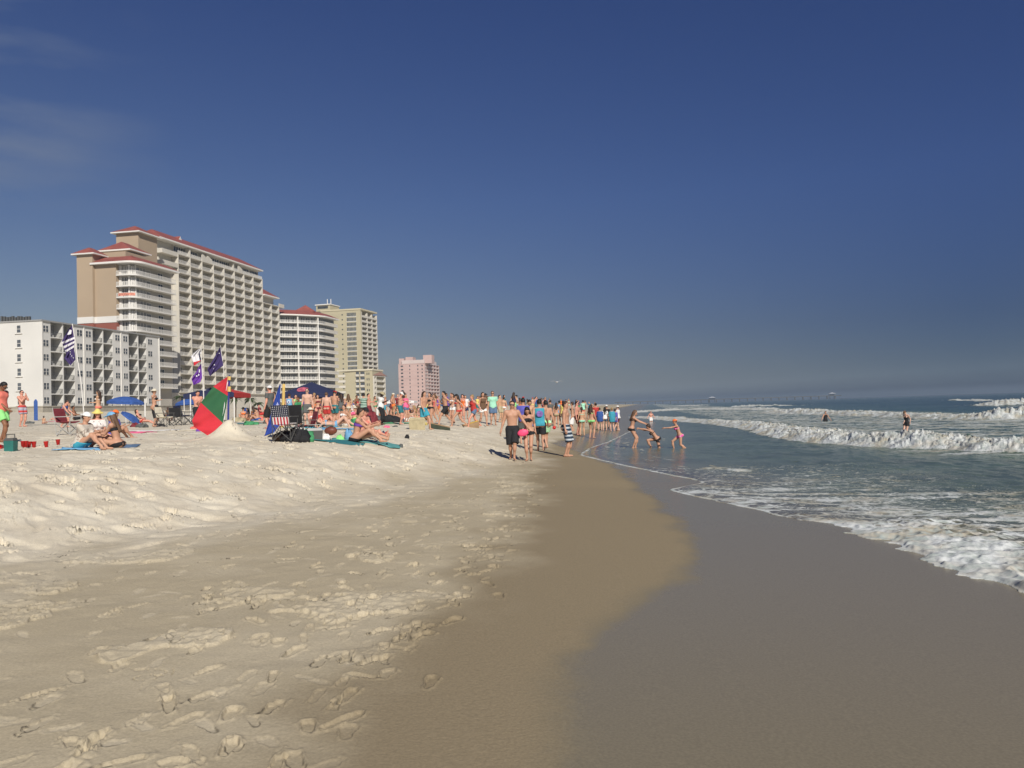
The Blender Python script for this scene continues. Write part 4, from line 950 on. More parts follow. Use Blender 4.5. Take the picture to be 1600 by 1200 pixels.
class Body:
    def __init__(s, pose, sex='m', turn=0, build=1.0):
        d = POSES[pose]; s.sex = sex; m = sex == 'm'
        pel = V3(*d['p']); u = nrm(V3(*d['u'])); f = V3(0, -1, 0); f = nrm(f-u*(f@u)); l = np.cross(u, f)
        if pose == 'lie': f = V3(0, -.1, 1); f = nrm(f-u*(f@u)); l = np.cross(u, f)
        s.pel, s.u, s.f, s.l = pel, u, f, l
        s.M = np.stack([l, -f, u], 1)           # columns: left, back, up
        sw = .172 if m else .150; hw = .088 if m else .095
        s.neck = pel+u*.50; s.sh = [pel+u*.455+l*sw, pel+u*.455-l*sw]; s.hip = [pel-u*.03+l*hw, pel-u*.03-l*hw]
        kn = V3(*d.get('kn', (0, -1, 0))); el = V3(*d.get('el', (0, 1, -.2)))
        s.knee, s.ank, s.elb, s.hand = [], [], [], []
        for i, (ft, hd) in enumerate(((d['fl'], d['hl']), (d['fr'], d['hr']))):
            kk = kn*V3(1 if i == 0 else -1, 1, 1) if (d.get('ksym') or True) else kn
            k_, a_ = ik(s.hip[i], V3(*ft), .44, .42, kk); s.knee.append(k_); s.ank.append(a_)
            ee = el*V3(1 if i == 0 else -1, 1, 1)
            e_, h_ = ik(s.sh[i], V3(*hd), .285, .26, ee); s.elb.append(e_); s.hand.append(h_)
        hd = nrm(V3(*d['head'])) if 'head' in d else nrm(u+V3(0, -.12, .6))
        if pose in ('lie',): hd = nrm(u+V3(0, 0, .4))
        s.hu = hd; hf = f-hd*(f@hd); hf = nrm(hf); a = math.radians(turn); hl = np.cross(hd, hf); hf = hf*math.cos(a)+hl*math.sin(a)
        s.hf = hf; s.hl = np.cross(hd, hf); s.hM = np.stack([s.hl, -hf, hd], 1)
        s.hc = s.neck+u*.03+hd*.135; s.b = build
    def torso(s, Q):
        m = s.sex == 'm'; b = s.b; M = s.M; p, u, f, l = s.pel, s.u, s.f, s.l
        d = sd_el(Q, p-u*.0, V3(.160 if m else .172, .108 if m else .12, .115)*V3(b, b, 1), M)
        d = smin(d, sd_el(Q, p+u*.16, V3(.142 if m else .118, .095 if m else .085, .15)*V3(b, b, 1), M), .06)
        d = smin(d, sd_el(Q, p+u*.33-f*.005, V3(.168 if m else .142, .112 if m else .098, .165)*V3(b, b, 1), M), .06)
        d = smin(d, sd_rc(Q, s.sh[0]-l*.02, s.sh[1]+l*.02, .062*b, .062*b), .05)
        if m: 
            for i in (1, -1): d = smin(d, sd_el(Q, p+u*.37+f*.068+l*.075*i, V3(.075, .045, .06), M), .03)
        else:
            for i in (1, -1): d = smin(d, sd_el(Q, p+u*.345+f*.082+l*.068*i, V3(.056, .058, .056), M), .02)
        for i in (1, -1): d = smin(d, sd_el(Q, p-u*.05-f*.075+l*.075*i, V3(.085, .08, .09), M), .04)
        return d
    def arms(s, Q, g=0, lo=0, hi=1):
        d = None; m = 1.0 if s.sex == 'm' else .80
        for i in (0, 1):
            x = sd_rc(Q, s.sh[i], s.elb[i], (.056)*m+g, .040*m+g)
            x = smin(x, sd_el(Q, s.sh[i]-s.u*.015, V3(.062, .062, .068)*m+g), .03)
            d = x if d is None else np.minimum(d, x)
        return d
    def fore(s, Q):
        d = None; m = 1.0 if s.sex == 'm' else .82
        for i in (0, 1):
            x = sd_rc(Q, s.elb[i], s.hand[i], .040*m, .025*m); mid = s.elb[i]*.72+s.hand[i]*.28
            x = smin(x, sd_rc(Q, s.elb[i], mid, .036*m, .043*m), .02)
            a = nrm(s.hand[i]-s.elb[i]); e = s.hand[i]
            x = smin(x, sd_rc(Q, e+a*.02, e+a*.075, .027*m, .030*m), .02)
            d = x if d is None else np.minimum(d, x)
        return d
    def legs(s, Q, part='all', g=0):
        d = None; m = s.b; fm = 1.0 if s.sex == 'm' else .98
        for i in (0, 1):
            x = sd_rc(Q, s.hip[i], s.knee[i], .090*fm*m+g, .056*m+g)
            if part != 'thigh':
                x = smin(x, sd_rc(Q, s.knee[i], s.ank[i], .052, .034), .02)
                c1 = s.knee[i]*.68+s.ank[i]*.32; back = nrm(np.cross(np.cross(s.ank[i]-s.knee[i], s.knee[i]-s.hip[i]), s.ank[i]-s.knee[i])+V3(1e-4, 1e-4, 0))
                x = smin(x, sd_el(Q, c1-back*(-.018), V3(.052, .052, .095)), .04)
                sh = s.ank[i]-s.knee[i]
                if abs(nrm(sh)[2]) > .45: fd = nrm(V3(0, -1, 0)+V3(.25 if i == 0 else -.25, 0, 0)+V3(0, 0, 0))
                else: fd = nrm(V3(0, -.35, .9)) if sh[1] < 0 else V3(0, 1, -.3)
                a = s.ank[i]
                x = smin(x, sd_rc(Q, a+V3(0, .03, -.035) if abs(nrm(sh)[2]) > .45 else a, a+fd*.15+V3(0, 0, -.048 if abs(nrm(sh)[2]) > .45 else 0), .034, .024), .025)
            d = x if d is None else np.minimum(d, x)
        return d
    def head(s, Q, g=0, ears=True):
        M = s.hM; c = s.hc; w_ = 1 if s.sex == 'm' else .94
        d = sd_el(Q, c+s.hu*.015-s.hf*.008, V3(.076*w_, .094, .105)+g, M)
        d = smin(d, sd_el(Q, c-s.hu*.055+s.hf*.026, V3(.054*w_, .058, .062)+g, M), .03)
        if g == 0:
            d = smin(d, sd_rc(Q, c+s.hu*.005+s.hf*.088, c-s.hu*.025+s.hf*.108, .008, .014), .012)
            for i in (1, -1): d = smin(d, sd_el(Q, c+s.hl*.078*i*w_-s.hf*.005, V3(.012, .02, .032), M), .01)
        return d
    def all(s, Q):
        d = s.torso(Q); d = smin(d, s.legs(Q), .045); d = smin(d, s.arms(Q), .03); d = smin(d, s.fore(Q), .018)
        nk = .052 if s.sex == 'm' else .043
        d = smin(d, sd_rc(Q, s.neck-s.u*.03, s.hc-s.hu*.04-s.hf*.015, nk*1.15, nk), .03)
        return smin(d, s.head(Q), .015)
    def bounds(s, pad=.16):
        pts = np.array([s.pel, s.neck, s.hc+s.hu*.12, *s.sh, *s.hip, *s.knee, *s.ank, *s.elb, *s.hand, *(h+nrm(h-e)*.1 for h, e in zip(s.hand, s.elb))])
        return pts.min(0)-pad, pts.max(0)+pad
def fingers(B, V, F):
    """five separate tapered fingers per hand, curled a little"""
    V = [tuple(v) for v in V]; F = [tuple(int(k) for k in f) for f in F]; m = 1 if B.sex == 'm' else .86
    for i in (0, 1):
        a = nrm(B.hand[i]-B.elb[i]); inward = nrm((B.pel+B.u*.2)-B.hand[i]); pn = nrm(inward-a*(inward@a)); wv = np.cross(a, pn)
        if wv@V3(0, -1, 0) < 0: wv = -wv
        base = B.hand[i]+a*.085*m; mb = MB()
        for k, (o, l_) in enumerate(((.026, .068), (.009, .078), (-.009, .072), (-.026, .056))):
            o *= m; p0 = base+wv*o-a*.012; p1 = base+wv*o*1.15+a*l_*.45*m+pn*.006; p2 = base+wv*o*1.15+a*l_*.78*m+pn*.024; p3 = base+wv*o*1.1+a*l_*.92*m+pn*.042
            mb.tube([p0, p1, p2, p3], .0098*m, 5, r2=.0072*m)
        t0 = B.hand[i]+a*.035+wv*.022; mb.tube([t0, t0+wv*.028+a*.022+pn*.01, t0+wv*.034+a*.055+pn*.024], .012*m, 5, r2=.009*m)
        k0 = len(V); V += [tuple(v) for v in mb.V]; F += [tuple(q+k0 for q in f) for f in mb.F]
    return V, F
MESHC = {}
def mk(name, f, lo, hi, h, ms):
    V, F = surface_net(f, lo, hi, h)
    if len(V) == 0: return None
    me = bpy.data.meshes.new(name); me.from_pydata([tuple(v) for v in V], [], [tuple(int(i) for i in q) for q in F]); me.materials.append(ms)
    me.polygons.foreach_set('use_smooth', np.ones(len(me.polygons), bool)); me.update(); return me
def make_parts(pose, sex, bottom, top, hat, hair, shades, turn, det, extra=()):
    """meshes (shared between similar people): list of (name, mesh, colour slot)"""
    key = (pose, sex, bottom, top, hat, hair, shades, turn, det, extra)
    if key in MESHC: return MESHC[key]
    B = Body(pose, sex, turn, 1.12 if 'heavy' in extra else 1.0); lo, hi = B.bounds(); h = (.0155, .021, .030)[det]; out = []
    V, F = surface_net(B.all, lo, hi, h)
    if det == 0: V, F = fingers(B, V, F)
    me = bpy.data.meshes.new('body'); me.from_pydata([tuple(v) for v in V], [], [tuple(int(i) for i in q) for q in F]); me.materials.append(skin('tan'))
    me.polygons.foreach_set('use_smooth', np.ones(len(me.polygons), bool)); me.update(); out.append(('body', me, 'skin'))
    th = lambda fr: [B.hip[i]+(B.knee[i]-B.hip[i])*fr for i in (0, 1)]
    clr = .012 if det < 2 else .016
    def plane(Q, p, n): return (Q-p)@n
    if bottom and bottom[0] == 'trunks' or bottom and bottom[0] == 'longtrunks' or bottom and bottom[0] == 'shorts':
        fr = {'trunks': .72, 'longtrunks': 1.02, 'shorts': .42}[bottom[0]]; lo_ = {'trunks': .030, 'longtrunks': .034, 'shorts': .022}[bottom[0]]
        def f(Q):
            d = None
            for i in (0, 1):
                e = th(fr)[i]; ax = nrm(B.knee[i]-B.hip[i]); x = sd_rc(Q, B.hip[i], B.hip[i]+ax*.44*(fr+.2), .092+lo_*.7, .078+lo_); x = np.maximum(x, plane(Q, e, ax)); d = x if d is None else smin(d, x, .02)
            w2 = sd_el(Q, B.pel-B.u*.01, V3(.178, .128, .13), B.M); d = smin(d, w2, .03)
            d = np.minimum(d, np.maximum(B.torso(Q)-clr-.004, plane(Q, B.pel-B.u*.02, -B.u)))
            return np.maximum(d, plane(Q, B.pel+B.u*.075, B.u))
        out.append(('swim_trunks' if bottom[0] != 'shorts' else 'shorts', mk('swim_trunks', f, lo, hi, h, cloth('red')), 'bottom'))
    elif bottom and bottom[0] == 'bikini':
        def f(Q):
            d = np.minimum(B.torso(Q), B.legs(Q, 'thigh'))-clr
            r = sd_el(Q, B.pel-B.u*.055, V3(.225, .20, .085), B.M); return np.maximum(d, r)
        out.append(('bikini_bottom', mk('bikini_bottom', f, lo, hi, min(h, .022), cloth('red')), 'bottom'))
    elif bottom and bottom[0] in ('skirt', 'pants'):
        if bottom[0] == 'skirt':
            def f(Q):
                a = (B.knee[0]+B.knee[1])/2; ax = nrm(a-B.pel); x = sd_rc(Q, B.pel-B.u*.02, a+ax*.12, .165, .19)
                x = np.maximum(x, sd_el(Q, (B.pel+a)/2, V3(.24, .16, .6), B.M)); x = np.maximum(x, plane(Q, a+ax*.06, ax))
                return np.maximum(np.maximum(x, -9), plane(Q, B.pel+B.u*.07, B.u))
        else:
            def f(Q):
                d = np.minimum(B.legs(Q)-.022, B.torso(Q)-.016); d = np.maximum(d, plane(Q, B.pel+B.u*.07, B.u)); return np.maximum(d, -(Q[:, 2]-.09))
        out.append((bottom[0] if bottom[0] == 'skirt' else 'trousers', mk('skirt', f, lo, hi, h, cloth('red')), 'bottom'))
    if top and top[0] in ('bikini', 'bandeau'):
        def f(Q):
            d = B.torso(Q)-clr; c = B.pel+B.u*.345
            band_ = np.abs(plane(Q, c-B.u*.012, B.u))-.016
            r = np.minimum(band_, sd_el(Q, c+B.f*.10, V3(.135, .085, .062 if top[0] == 'bikini' else .05), B.M)) if top[0] == 'bikini' else np.abs(plane(Q, c, B.u))-.045
            return np.maximum(np.maximum(d, r), np.abs((Q-c)@B.l)-.158)
        out.append(('bikini_top', mk('bikini_top', f, lo, hi, min(h, .021), cloth('red')), 'top'))
    elif top and top[0] in ('tee', 'tank', 'shirt'):
        def f(Q):
            d = B.torso(Q)-.022; c = B.pel-B.u*.05
            d = smin(d, sd_el(Q, B.pel+B.u*.06, V3(.185, .14, .2), B.M), .05)
            if top[0] != 'tank':
                for i in (0, 1):
                    e = B.elb[i]; ax = nrm(e-B.sh[i]); k = .62 if top[0] == 'tee' else 1.0
                    x = sd_rc(Q, B.sh[i], e, .076, .066); x = np.maximum(x, plane(Q, B.sh[i]+ax*.285*k, ax)); d = smin(d, x, .03)
                    if top[0] == 'shirt': d = smin(d, np.maximum(sd_rc(Q, e, B.hand[i], .062, .045), plane(Q, e+nrm(B.hand[i]-e)*.1, nrm(B.hand[i]-e))), .03)
            else:
                d = np.maximum(d, np.abs((Q-c)@B.l)-.155)
            d = np.maximum(d, plane(Q, B.pel-B.u*.09, -B.u)); return np.maximum(d, plane(Q, B.neck+B.u*(.0 if top[0] != 'tank' else -.012), B.u))
        out.append(({'tee': 'tee_shirt', 'tank': 'tank_top', 'shirt': 'shirt'}[top[0]], mk('tee_shirt', f, lo, hi, h, cloth('red')), 'top'))
    elif top and top[0] in ('swimsuit',):
        def f(Q):
            d = np.minimum(B.torso(Q), B.legs(Q, 'thigh'))-clr; c = B.pel+B.u*.17
            r = sd_el(Q, c, V3(.20, .2, .27), B.M); return np.maximum(d, r)
        out.append(('swimsuit', mk('swimsuit', f, lo, hi, min(h, .022), cloth('red')), 'top'))
    elif top and top[0] == 'towel':
        def f(Q):
            d = smin(np.minimum(B.torso(Q), B.arms(Q))-.035, sd_rc(Q, B.pel+B.u*.42, B.pel-B.u*.22, .20, .215), .06)
            d = np.maximum(d, sd_el(Q, B.pel+B.u*.12, V3(.28, .185, .56), B.M))
            d = np.maximum(d, plane(Q, B.pel-B.u*.26, -B.u)); return np.maximum(d, plane(Q, B.neck+B.u*.01, B.u))
        out.append(('beach_towel', mk('beach_towel', f, lo, hi, h, cloth('red')), 'top'))
    if hair:
        hh = min(h, .021)
        def f(Q):
            d = B.head(Q, .014 if hair != 'short' else .010); c = B.hc
            fp = plane(Q, c+B.hf*.030+B.hu*.035, nrm(B.hf*1.0-B.hu*.55)); d = np.maximum(d, fp)
            if hair == 'short': d = np.maximum(d, plane(Q, c-B.hu*.045, -B.hu))
            if hair in ('long', 'wavy'):
                e = B.neck-B.u*(.16 if hair == 'long' else .22)-B.f*.115
                x = sd_rc(Q, c-B.hf*.055-B.hu*.01, e, .078, .055)
                x = np.minimum(x, sd_rc(Q, c-B.hf*.03+B.hl*.06-B.hu*.03, B.neck+B.l*.11-B.u*.10-B.f*.07, .034, .04)); x = np.minimum(x, sd_rc(Q, c-B.hf*.03-B.hl*.06-B.hu*.03, B.neck-B.l*.11-B.u*.10-B.f*.07, .034, .04))
                d = smin(d, x, .03)
            if hair == 'pony':
                d = smin(d, sd_rc(Q, c-B.hf*.10+B.hu*.03, c-B.hf*.15-B.hu*.19, .034, .02), .02)
            if hair == 'bun': d = smin(d, sd_el(Q, c-B.hf*.07+B.hu*.10, V3(.04, .04, .035)), .015)
            return d
        out.append(('hair', mk('hair', f, lo, hi, hh, hairm('brown')), 'hair'))
    if hat:
        c = B.hc
        if hat[0] in ('cap', 'capback'):
            s_ = 1 if hat[0] == 'cap' else -1
            def f(Q):
                d = B.head(Q, .020); d = np.maximum(d, plane(Q, c+B.hu*.035, -B.hu+0*B.hf))
                br = sd_el(Q, c+B.hu*.045+B.hf*s_*.115, V3(.068, .085, .012), B.hM); return smin(d, br, .012)
        elif hat[0] == 'bucket':
            def f(Q):
                d = np.maximum(B.head(Q, .024), plane(Q, c+B.hu*.03, -B.hu)); br = sd_el(Q, c+B.hu*.030, V3(.155, .165, .026), B.hM); return smin(d, br, .03)
        else:
            def f(Q):
                d = np.maximum(sd_el(Q, c+B.hu*.06, V3(.092, .105, .085), B.hM), plane(Q, c+B.hu*.03, -B.hu)); br = sd_el(Q, c+B.hu*.045, V3(.18, .19, .018), B.hM); return smin(d, br, .02)
        out.append(({'cap': 'cap', 'capback': 'cap', 'bucket': 'bucket_hat', 'straw': 'straw_hat'}[hat[0]], mk('hat', f, lo, hi, min(h, .017), cloth('white')), 'hat'))
    if shades:
        c = B.hc; mb = MB()
        for i in (1, -1): 
            q = c+B.hu*.012+B.hf*.094+B.hl*.032*i; fM = lambda x, y, z, q=q: tuple(q+B.hM@V3(x, y, z)); mb.ell((0, 0, 0), (.029, .012, .020), 8, 6, f=fM)
            mb.tube([c+B.hu*.018+B.hf*.09+B.hl*.05*i, c+B.hu*.018+B.hl*.084*i], .005, 4)
        mb.tube([c+B.hu*.018+B.hf*.100+B.hl*.02, c+B.hu*.018+B.hf*.100-B.hl*.02], .005, 4)
        me = bpy.data.meshes.new('sunglasses'); me.from_pydata(mb.V, [], mb.F); me.materials.append(GLASS); me.update(); out.append(('sunglasses', me, None))
    elif det == 0:
        c = B.hc; mb = MB()
        for i in (1, -1):
            mb = MB(); q = c+B.hu*.010+B.hf*.083+B.hl*.031*i; mb.ell(tuple(q), (.011, .009, .008), 6, 5)
            me = bpy.data.meshes.new('eye'); me.from_pydata(mb.V, [], mb.F); me.materials.append(mat('eye_dark', (.05, .035, .03), .3)); me.update(); out.append(('eye', me, None))
        mb = MB()
        for i in (0,): pass
    if det == 0:
        c = B.hc; mb = MB(); mb.tube([c-B.hu*.052+B.hf*.083+B.hl*.021, c-B.hu*.053+B.hf*.092, c-B.hu*.052+B.hf*.083-B.hl*.021], .006, 5)
        me = bpy.data.meshes.new('mouth'); me.from_pydata(mb.V, [], mb.F); me.materials.append(mat('lip_rose', (.35, .10, .08), .5)); me.update(); out.append(('mouth', me, None))
    MESHC[key] = out; return out
PEOPLE = []
def person(px, py, hpy, label, pose='stand', face=0, sex='m', skin_='tan', bottom=('trunks', 'red'), top=None, hat=None, hair='short', hcol='brown',
           shades=False, turn=0, det=1, extra=(), group=None, water=False, Yd=None, hgt=None, sink=0, zoff=0):
    g = G(px, py, water=water) if Yd is None else None
    if g is None:
        q = P(px, py, Yd); g = Vector((q.x, Yd, max(ground_z(q.x, Yd), -.36 if water else -9)))
    parts = make_parts(pose, sex, (bottom[0],) if bottom else None, (top[0],) if top else None, (hat[0],) if hat else None, hair, shades, turn, det, tuple(extra))
    b = parts[0][1]; hz = max(v.co.z for v in b.vertices)
    if hgt is None:
        k = (P(px, hpy, g.y).z-g.z)/hz; 
        if not .86 < k < 1.14: print('SIZE', label[:50], 'k=%.2f Y=%.1f z=%.2f' % (k, g.y, g.z))
        k = min(max(k, .86), 1.12)
    else: k = hgt
    o = empty('person', (g.x, g.y, g.z-sink+zoff), R(face)); o.scale = (k, k, k)
    tag(o, label, 'person', group)
    cm = dict(skin=skin(skin_), hair=hairm(hcol))
    if bottom: cm['bottom'] = fabric(bottom[1])
    if top: cm['top'] = fabric(top[1])
    if hat: cm['hat'] = fabric(hat[1])
    for n, me, slot in parts:
        if me is None: continue
        c = bpy.data.objects.new(n, me); COL.objects.link(c); c.parent = o
        if slot: c.material_slots[0].link = 'OBJECT'; c.material_slots[0].material = cm[slot]
    PEOPLE.append((px, py, o)); return o
# ------------------------------------------------------------------ the people one can tell apart
pp_ = person
pp_(2, 692, 597, 'man in sunglasses, sleeveless red shirt and lime trunks at left edge of picture', 'hold', 80, 'm', 'brown', ('trunks', 'lime'), ('tank', 'coral'), hcol='black', shades=True, det=0)
pp_(35, 667, 608, 'shirtless man in striped red and blue trunks drinking with both hands raised', 'drink', 70, 'm', 'rosy', ('trunks', 'redstripe'), shades=True)
pp_(68, 662, 631, 'woman in maroon bikini sitting with bare back to camera before the white house', 'sitcross', 185, 'f', 'gold', ('bikini', 'maroon'), ('bikini', 'maroon'), hair='pony', hgt=1)
pp_(86, 657, 640, 'sunbather lying on a pink towel beside the woman in maroon', 'lie', -90, 'f', 'rosy', ('bikini', 'pink'), hair='short', hgt=.95)
pp_(96, 660, 618, 'man in white tee shirt standing behind the red folding chair', 'stand', 100, 'm', 'tan', ('trunks', 'navy'), ('tee', 'white'))
pp_(100, 668, 627, 'person in blue tank top bending near the red folding chair', 'bend', 90, 'm', 'rosy', ('trunks', 'khaki'), ('tank', 'blue'))
pp_(105, 662, 621, 'bearded shirtless man standing between white tee and blue tank top', 'stand2', 60, 'm', 'tan', ('trunks', 'grey'), None, hcol='black')
pp_(118, 664, 634, 'dark tanned man hunched in a seat right of the red folding chair', 'chair', 110, 'm', 'brown', ('trunks', 'black'), None, hcol='black')
pp_(154, 664, 610, 'long haired woman in striped bikini standing side on behind the yellow bucket hat', 'stand2', -80, 'f', 'gold', ('bikini', 'coral'), ('bikini', 'white'), hair='wavy')
pp_(126, 702, 650, 'seated man in floral shirt, blue shorts and backwards white cap', 'sitknee', 80, 'm', 'tan', ('trunks', 'aqua'), ('shirt', 'floral'), ('capback', 'white'), det=0)
pp_(152, 690, 640, 'seated woman in yellow bucket hat and flowered white top', 'sitcross', 40, 'f', 'rosy', ('bikini', 'white'), ('tee', 'floral2'), ('bucket', 'yellow'), hair='long')
pp_(173, 686, 641, 'seated person in bright orange cap behind the blue cap', 'sitknee', 150, 'f', 'tan', ('shorts', 'denim'), ('tee', 'violet'), ('capback', 'orange'))
pp_(184, 699, 652, 'seated woman in light blue cap and black bikini top, facing left', 'sitlong', -85, 'f', 'tan', ('bikini', 'black'), ('bandeau', 'black'), ('cap', 'skyblue'), hair='wavy', hcol='lightbrown', det=0)
pp_(242, 667, 608, 'woman in straw hat, black bikini top and long black wrap skirt', 'cross', 90, 'f', 'tan', ('skirt', 'black'), ('bikini', 'black'), ('straw', 'cream'), hair='short')
pp_(222, 664, 641, 'woman in red bikini leaning back on the sand left of the black wrap skirt', 'sitback', 90, 'f', 'rosy', ('bikini', 'red'), ('bikini', 'black'), hair='long')
pp_(254, 657, 632, 'seated person in grey tee shirt, left of a dark group by the folding chairs', 'chair', 90, 'm', 'brown', ('trunks', 'black'), ('tee', 'grey'))
pp_(264, 657, 631, 'seated person in brown shirt in the dark group by the folding chairs', 'chair', 60, 'm', 'dark', ('trunks', 'navy'), ('tee', 'brown'))
pp_(279, 657, 634, 'seated person in khaki hat, right end of the dark group', 'chair', -60, 'm', 'brown', ('trunks', 'khaki'), ('tee', 'brown'), ('cap', 'khaki'))
pp_(309, 672, 612, 'sunburnt man half hidden by the red and green flag', 'phone', 40, 'm', 'rosy', ('trunks', 'black'), None)
pp_(422, 670, 603, 'man in dark grey shirt, black shorts and white cap left of the blue flag', 'stand', -110, 'm', 'rosy', ('longtrunks', 'black'), ('tee', 'grey'), ('capback', 'white'))
pp_(429, 663, 612, 'shirtless person just behind the dark grey shirt', 'stand', -60, 'm', 'gold', ('trunks', 'orange'), None)
pp_(453, 662, 617, 'person in light blue tank top seen from behind above the star spangled chair', 'stand', 180, 'm', 'tan', ('trunks', 'navy'), ('tank', 'skyblue'))
pp_(463, 660, 618, 'man in green tank top raising a drink by the navy tent', 'drink', 30, 'm', 'tan', ('trunks', 'khaki'), ('tank', 'lime'))
pp_(470, 664, 620, 'man in dark green tee bending beside the star spangled chair', 'bend', -20, 'm', 'brown', ('trunks', 'grey'), ('tee', 'green'))
pp_(481, 666, 607, 'pale shirtless man in dark trunks and sunglasses in front of the navy tent', 'stand', 5, 'm', 'fair', ('trunks', 'grey'), None, shades=True)
pp_(497, 660, 618, 'woman in rust coloured bikini between two shirtless men', 'stand2', 20, 'f', 'tan', ('bikini', 'maroon'), ('bikini', 'maroon'), hair='long')
pp_(511, 664, 613, 'man in red trunks standing with bare back to camera', 'stand', 180, 'm', 'fair', ('trunks', 'red'), None, hcol='lightbrown')
pp_(523, 664, 611, 'tanned man in teal trunks and backwards red cap', 'phone', 160, 'm', 'tan', ('trunks', 'teal'), None, ('capback', 'red'))
pp_(534, 660, 620, 'woman in grey top beside the backwards red cap', 'stand2', -150, 'f', 'rosy', ('shorts', 'teal'), ('tank', 'grey'), hair='long')
pp_(545, 659, 622, 'fair haired woman in tan bikini above the seated woman in purple', 'stand', 200, 'f', 'gold', ('bikini', 'cream'), ('bikini', 'cream'), hair='long', hcol='lightbrown')
pp_(569, 661, 623, 'man in green and white striped shirt and dark trousers', 'cross', 170, 'm', 'tan', ('pants', 'grey'), ('tee', 'stripegreen'), hcol='black')
pp_(577, 660, 622, 'sunburnt shirtless man facing right beside the striped shirt', 'cross', 80, 'm', 'rosy', ('trunks', 'maroon'), None, hcol='black')
pp_(596, 664, 615, 'dark skinned man in white shirt, straw hat and black trousers', 'phone', 70, 'm', 'dark', ('pants', 'black'), ('tee', 'white'), ('straw', 'khaki'), hcol='black')
pp_(487, 668, 637, 'sunburnt woman in wide grey sun hat leaning back on a towel', 'situp', 60, 'f', 'rosy', ('bikini', 'white'), ('bikini', 'white'), ('straw', 'cream'), hair='short')
pp_(505, 664, 640, 'sunbather with knees bent in red swimsuit right of the grey sun hat', 'lean', 80, 'f', 'rosy', None, ('swimsuit', 'red'), hair='long', hgt=1)
pp_(523, 668, 644, 'sunbather lying with one knee up behind the football', 'lie', 100, 'f', 'fair', ('bikini', 'skyblue'), ('bikini', 'skyblue'), hair='long', hgt=1)
pp_(537, 666, 641, 'woman in white bikini seated left of the two friends', 'situp', -30, 'f', 'tan', ('bikini', 'white'), ('bikini', 'white'), hair='bun', hgt=1)
pp_(556, 691, 638, 'woman in purple bandeau top sitting side on with legs out', 'sitlong', 88, 'f', 'tan', ('bikini', 'black'), ('bandeau', 'purple'), hair='bun', hcol='brown', det=0, extra=('long',))
pp_(566, 684, 637, 'woman in black cap and sunglasses sitting behind the purple bandeau', 'sitlong', 60, 'f', 'rosy', ('bikini', 'navystripe'), ('bikini', 'coral'), ('capback', 'black'), hair='short', shades=True, det=0, hcol='black')
pp_(626, 663, 613, 'sunburnt heavy man in blue trunks and cap standing before the pink tower', 'phone', 80, 'm', 'rosy', ('trunks', 'teal'), None, ('cap', 'white'), extra=('heavy',))
pp_(635, 660, 622, 'woman in bright pink top right of the heavy sunburnt man', 'cross', 60, 'f', 'tan', ('shorts', 'denim'), ('tee', 'pink'), hair='bun', hcol='black')
pp_(663, 672, 614, 'bearded man in aqua trunks leaning forward by the bean bag board', 'walk', 60, 'm', 'tan', ('trunks', 'aqua'), None, hair='long')
pp_(672, 662, 620, 'dark haired woman in black bikini behind the aqua trunks', 'stand2', -30, 'f', 'tan', ('bikini', 'black'), ('bikini', 'black'), hair='long', hcol='black')
pp_(680, 660, 618, 'woman in coral swimsuit walking in front of the pink tower', 'walk2', -60, 'f', 'tan', None, ('swimsuit', 'coral'), hair='long', hcol='lightbrown')
pp_(697, 664, 611, 'heavy shirtless man in black trunks striding to the left', 'stride', -70, 'm', 'tan', ('trunks', 'black'), None, hcol='black', extra=('heavy',))
pp_(708, 660, 622, 'woman in white shorts behind the striding shirtless man', 'cross', -40, 'f', 'tan', ('shorts', 'white'), ('bikini', 'white'), hair='long')
pp_(717, 667, 616, 'woman in rust bikini and black cap walking left', 'stride', -75, 'f', 'tan', ('bikini', 'red'), ('bikini', 'red'), ('cap', 'black'), hair='long')
pp_(724, 657, 622, 'woman in orange swimsuit behind the black cap', 'stand', -30, 'f', 'rosy', None, ('swimsuit', 'orange'), hair='long')
pp_(728, 655, 621, 'man in white shirt at the back between orange swimsuit and red tank top', 'stand', 20, 'm', 'tan', ('trunks', 'navy'), ('tee', 'white'))
pp_(741, 668, 617, 'woman in red tank top and denim shorts striding left', 'stride', -60, 'f', 'rosy', ('shorts', 'denim'), ('tank', 'red'), hair='bun', hcol='blond')
pp_(755, 666, 613, 'woman in brown top and white shorts next to the red tank top', 'walk', 30, 'f', 'tan', ('shorts', 'white'), ('tank', 'brown'), hair='long')
pp_(771, 665, 611, 'man in mint green tee shirt and denim shorts', 'stand', 10, 'm', 'tan', ('trunks', 'denim'), ('tee', 'mint'), hcol='black', shades=True)
pp_(782, 660, 617, 'shirtless man close behind the mint green tee shirt', 'stand', 60, 'm', 'gold', ('trunks', 'khaki'), None)
pp_(788, 657, 620, 'woman in white shorts with bare back right of the mint green tee', 'stand2', 180, 'f', 'gold', ('shorts', 'white'), ('bikini', 'black'), hair='bun')
pp_(802, 719, 626, 'shirtless man in long black trunks and sunglasses walking with a woman', 'around', 0, 'm', 'tan', ('longtrunks', 'black'), None, shades=True, hcol='black', det=0)
pp_(827, 720, 636, 'woman in black bikini with long dark hair looking down as she walks', 'hold', -5, 'f', 'tan', ('bikini', 'black'), ('bikini', 'black'), hair='wavy', hcol='black', det=0)
pp_(819, 694, 622, 'man in violet tee shirt behind the walking couple', 'stand', 190, 'm', 'tan', ('trunks', 'grey'), ('tee', 'violet'), hcol='black')
pp_(828, 690, 620, 'shirtless man hugging the violet tee shirt', 'hold', 20, 'm', 'gold', ('trunks', 'blue'), None, hcol='black')
pp_(845, 706, 619, 'man in aqua tank top with round purple print seen from behind', 'walk', 180, 'm', 'tan', ('trunks', 'black'), ('tank', 'aqua'), hcol='black', det=0)
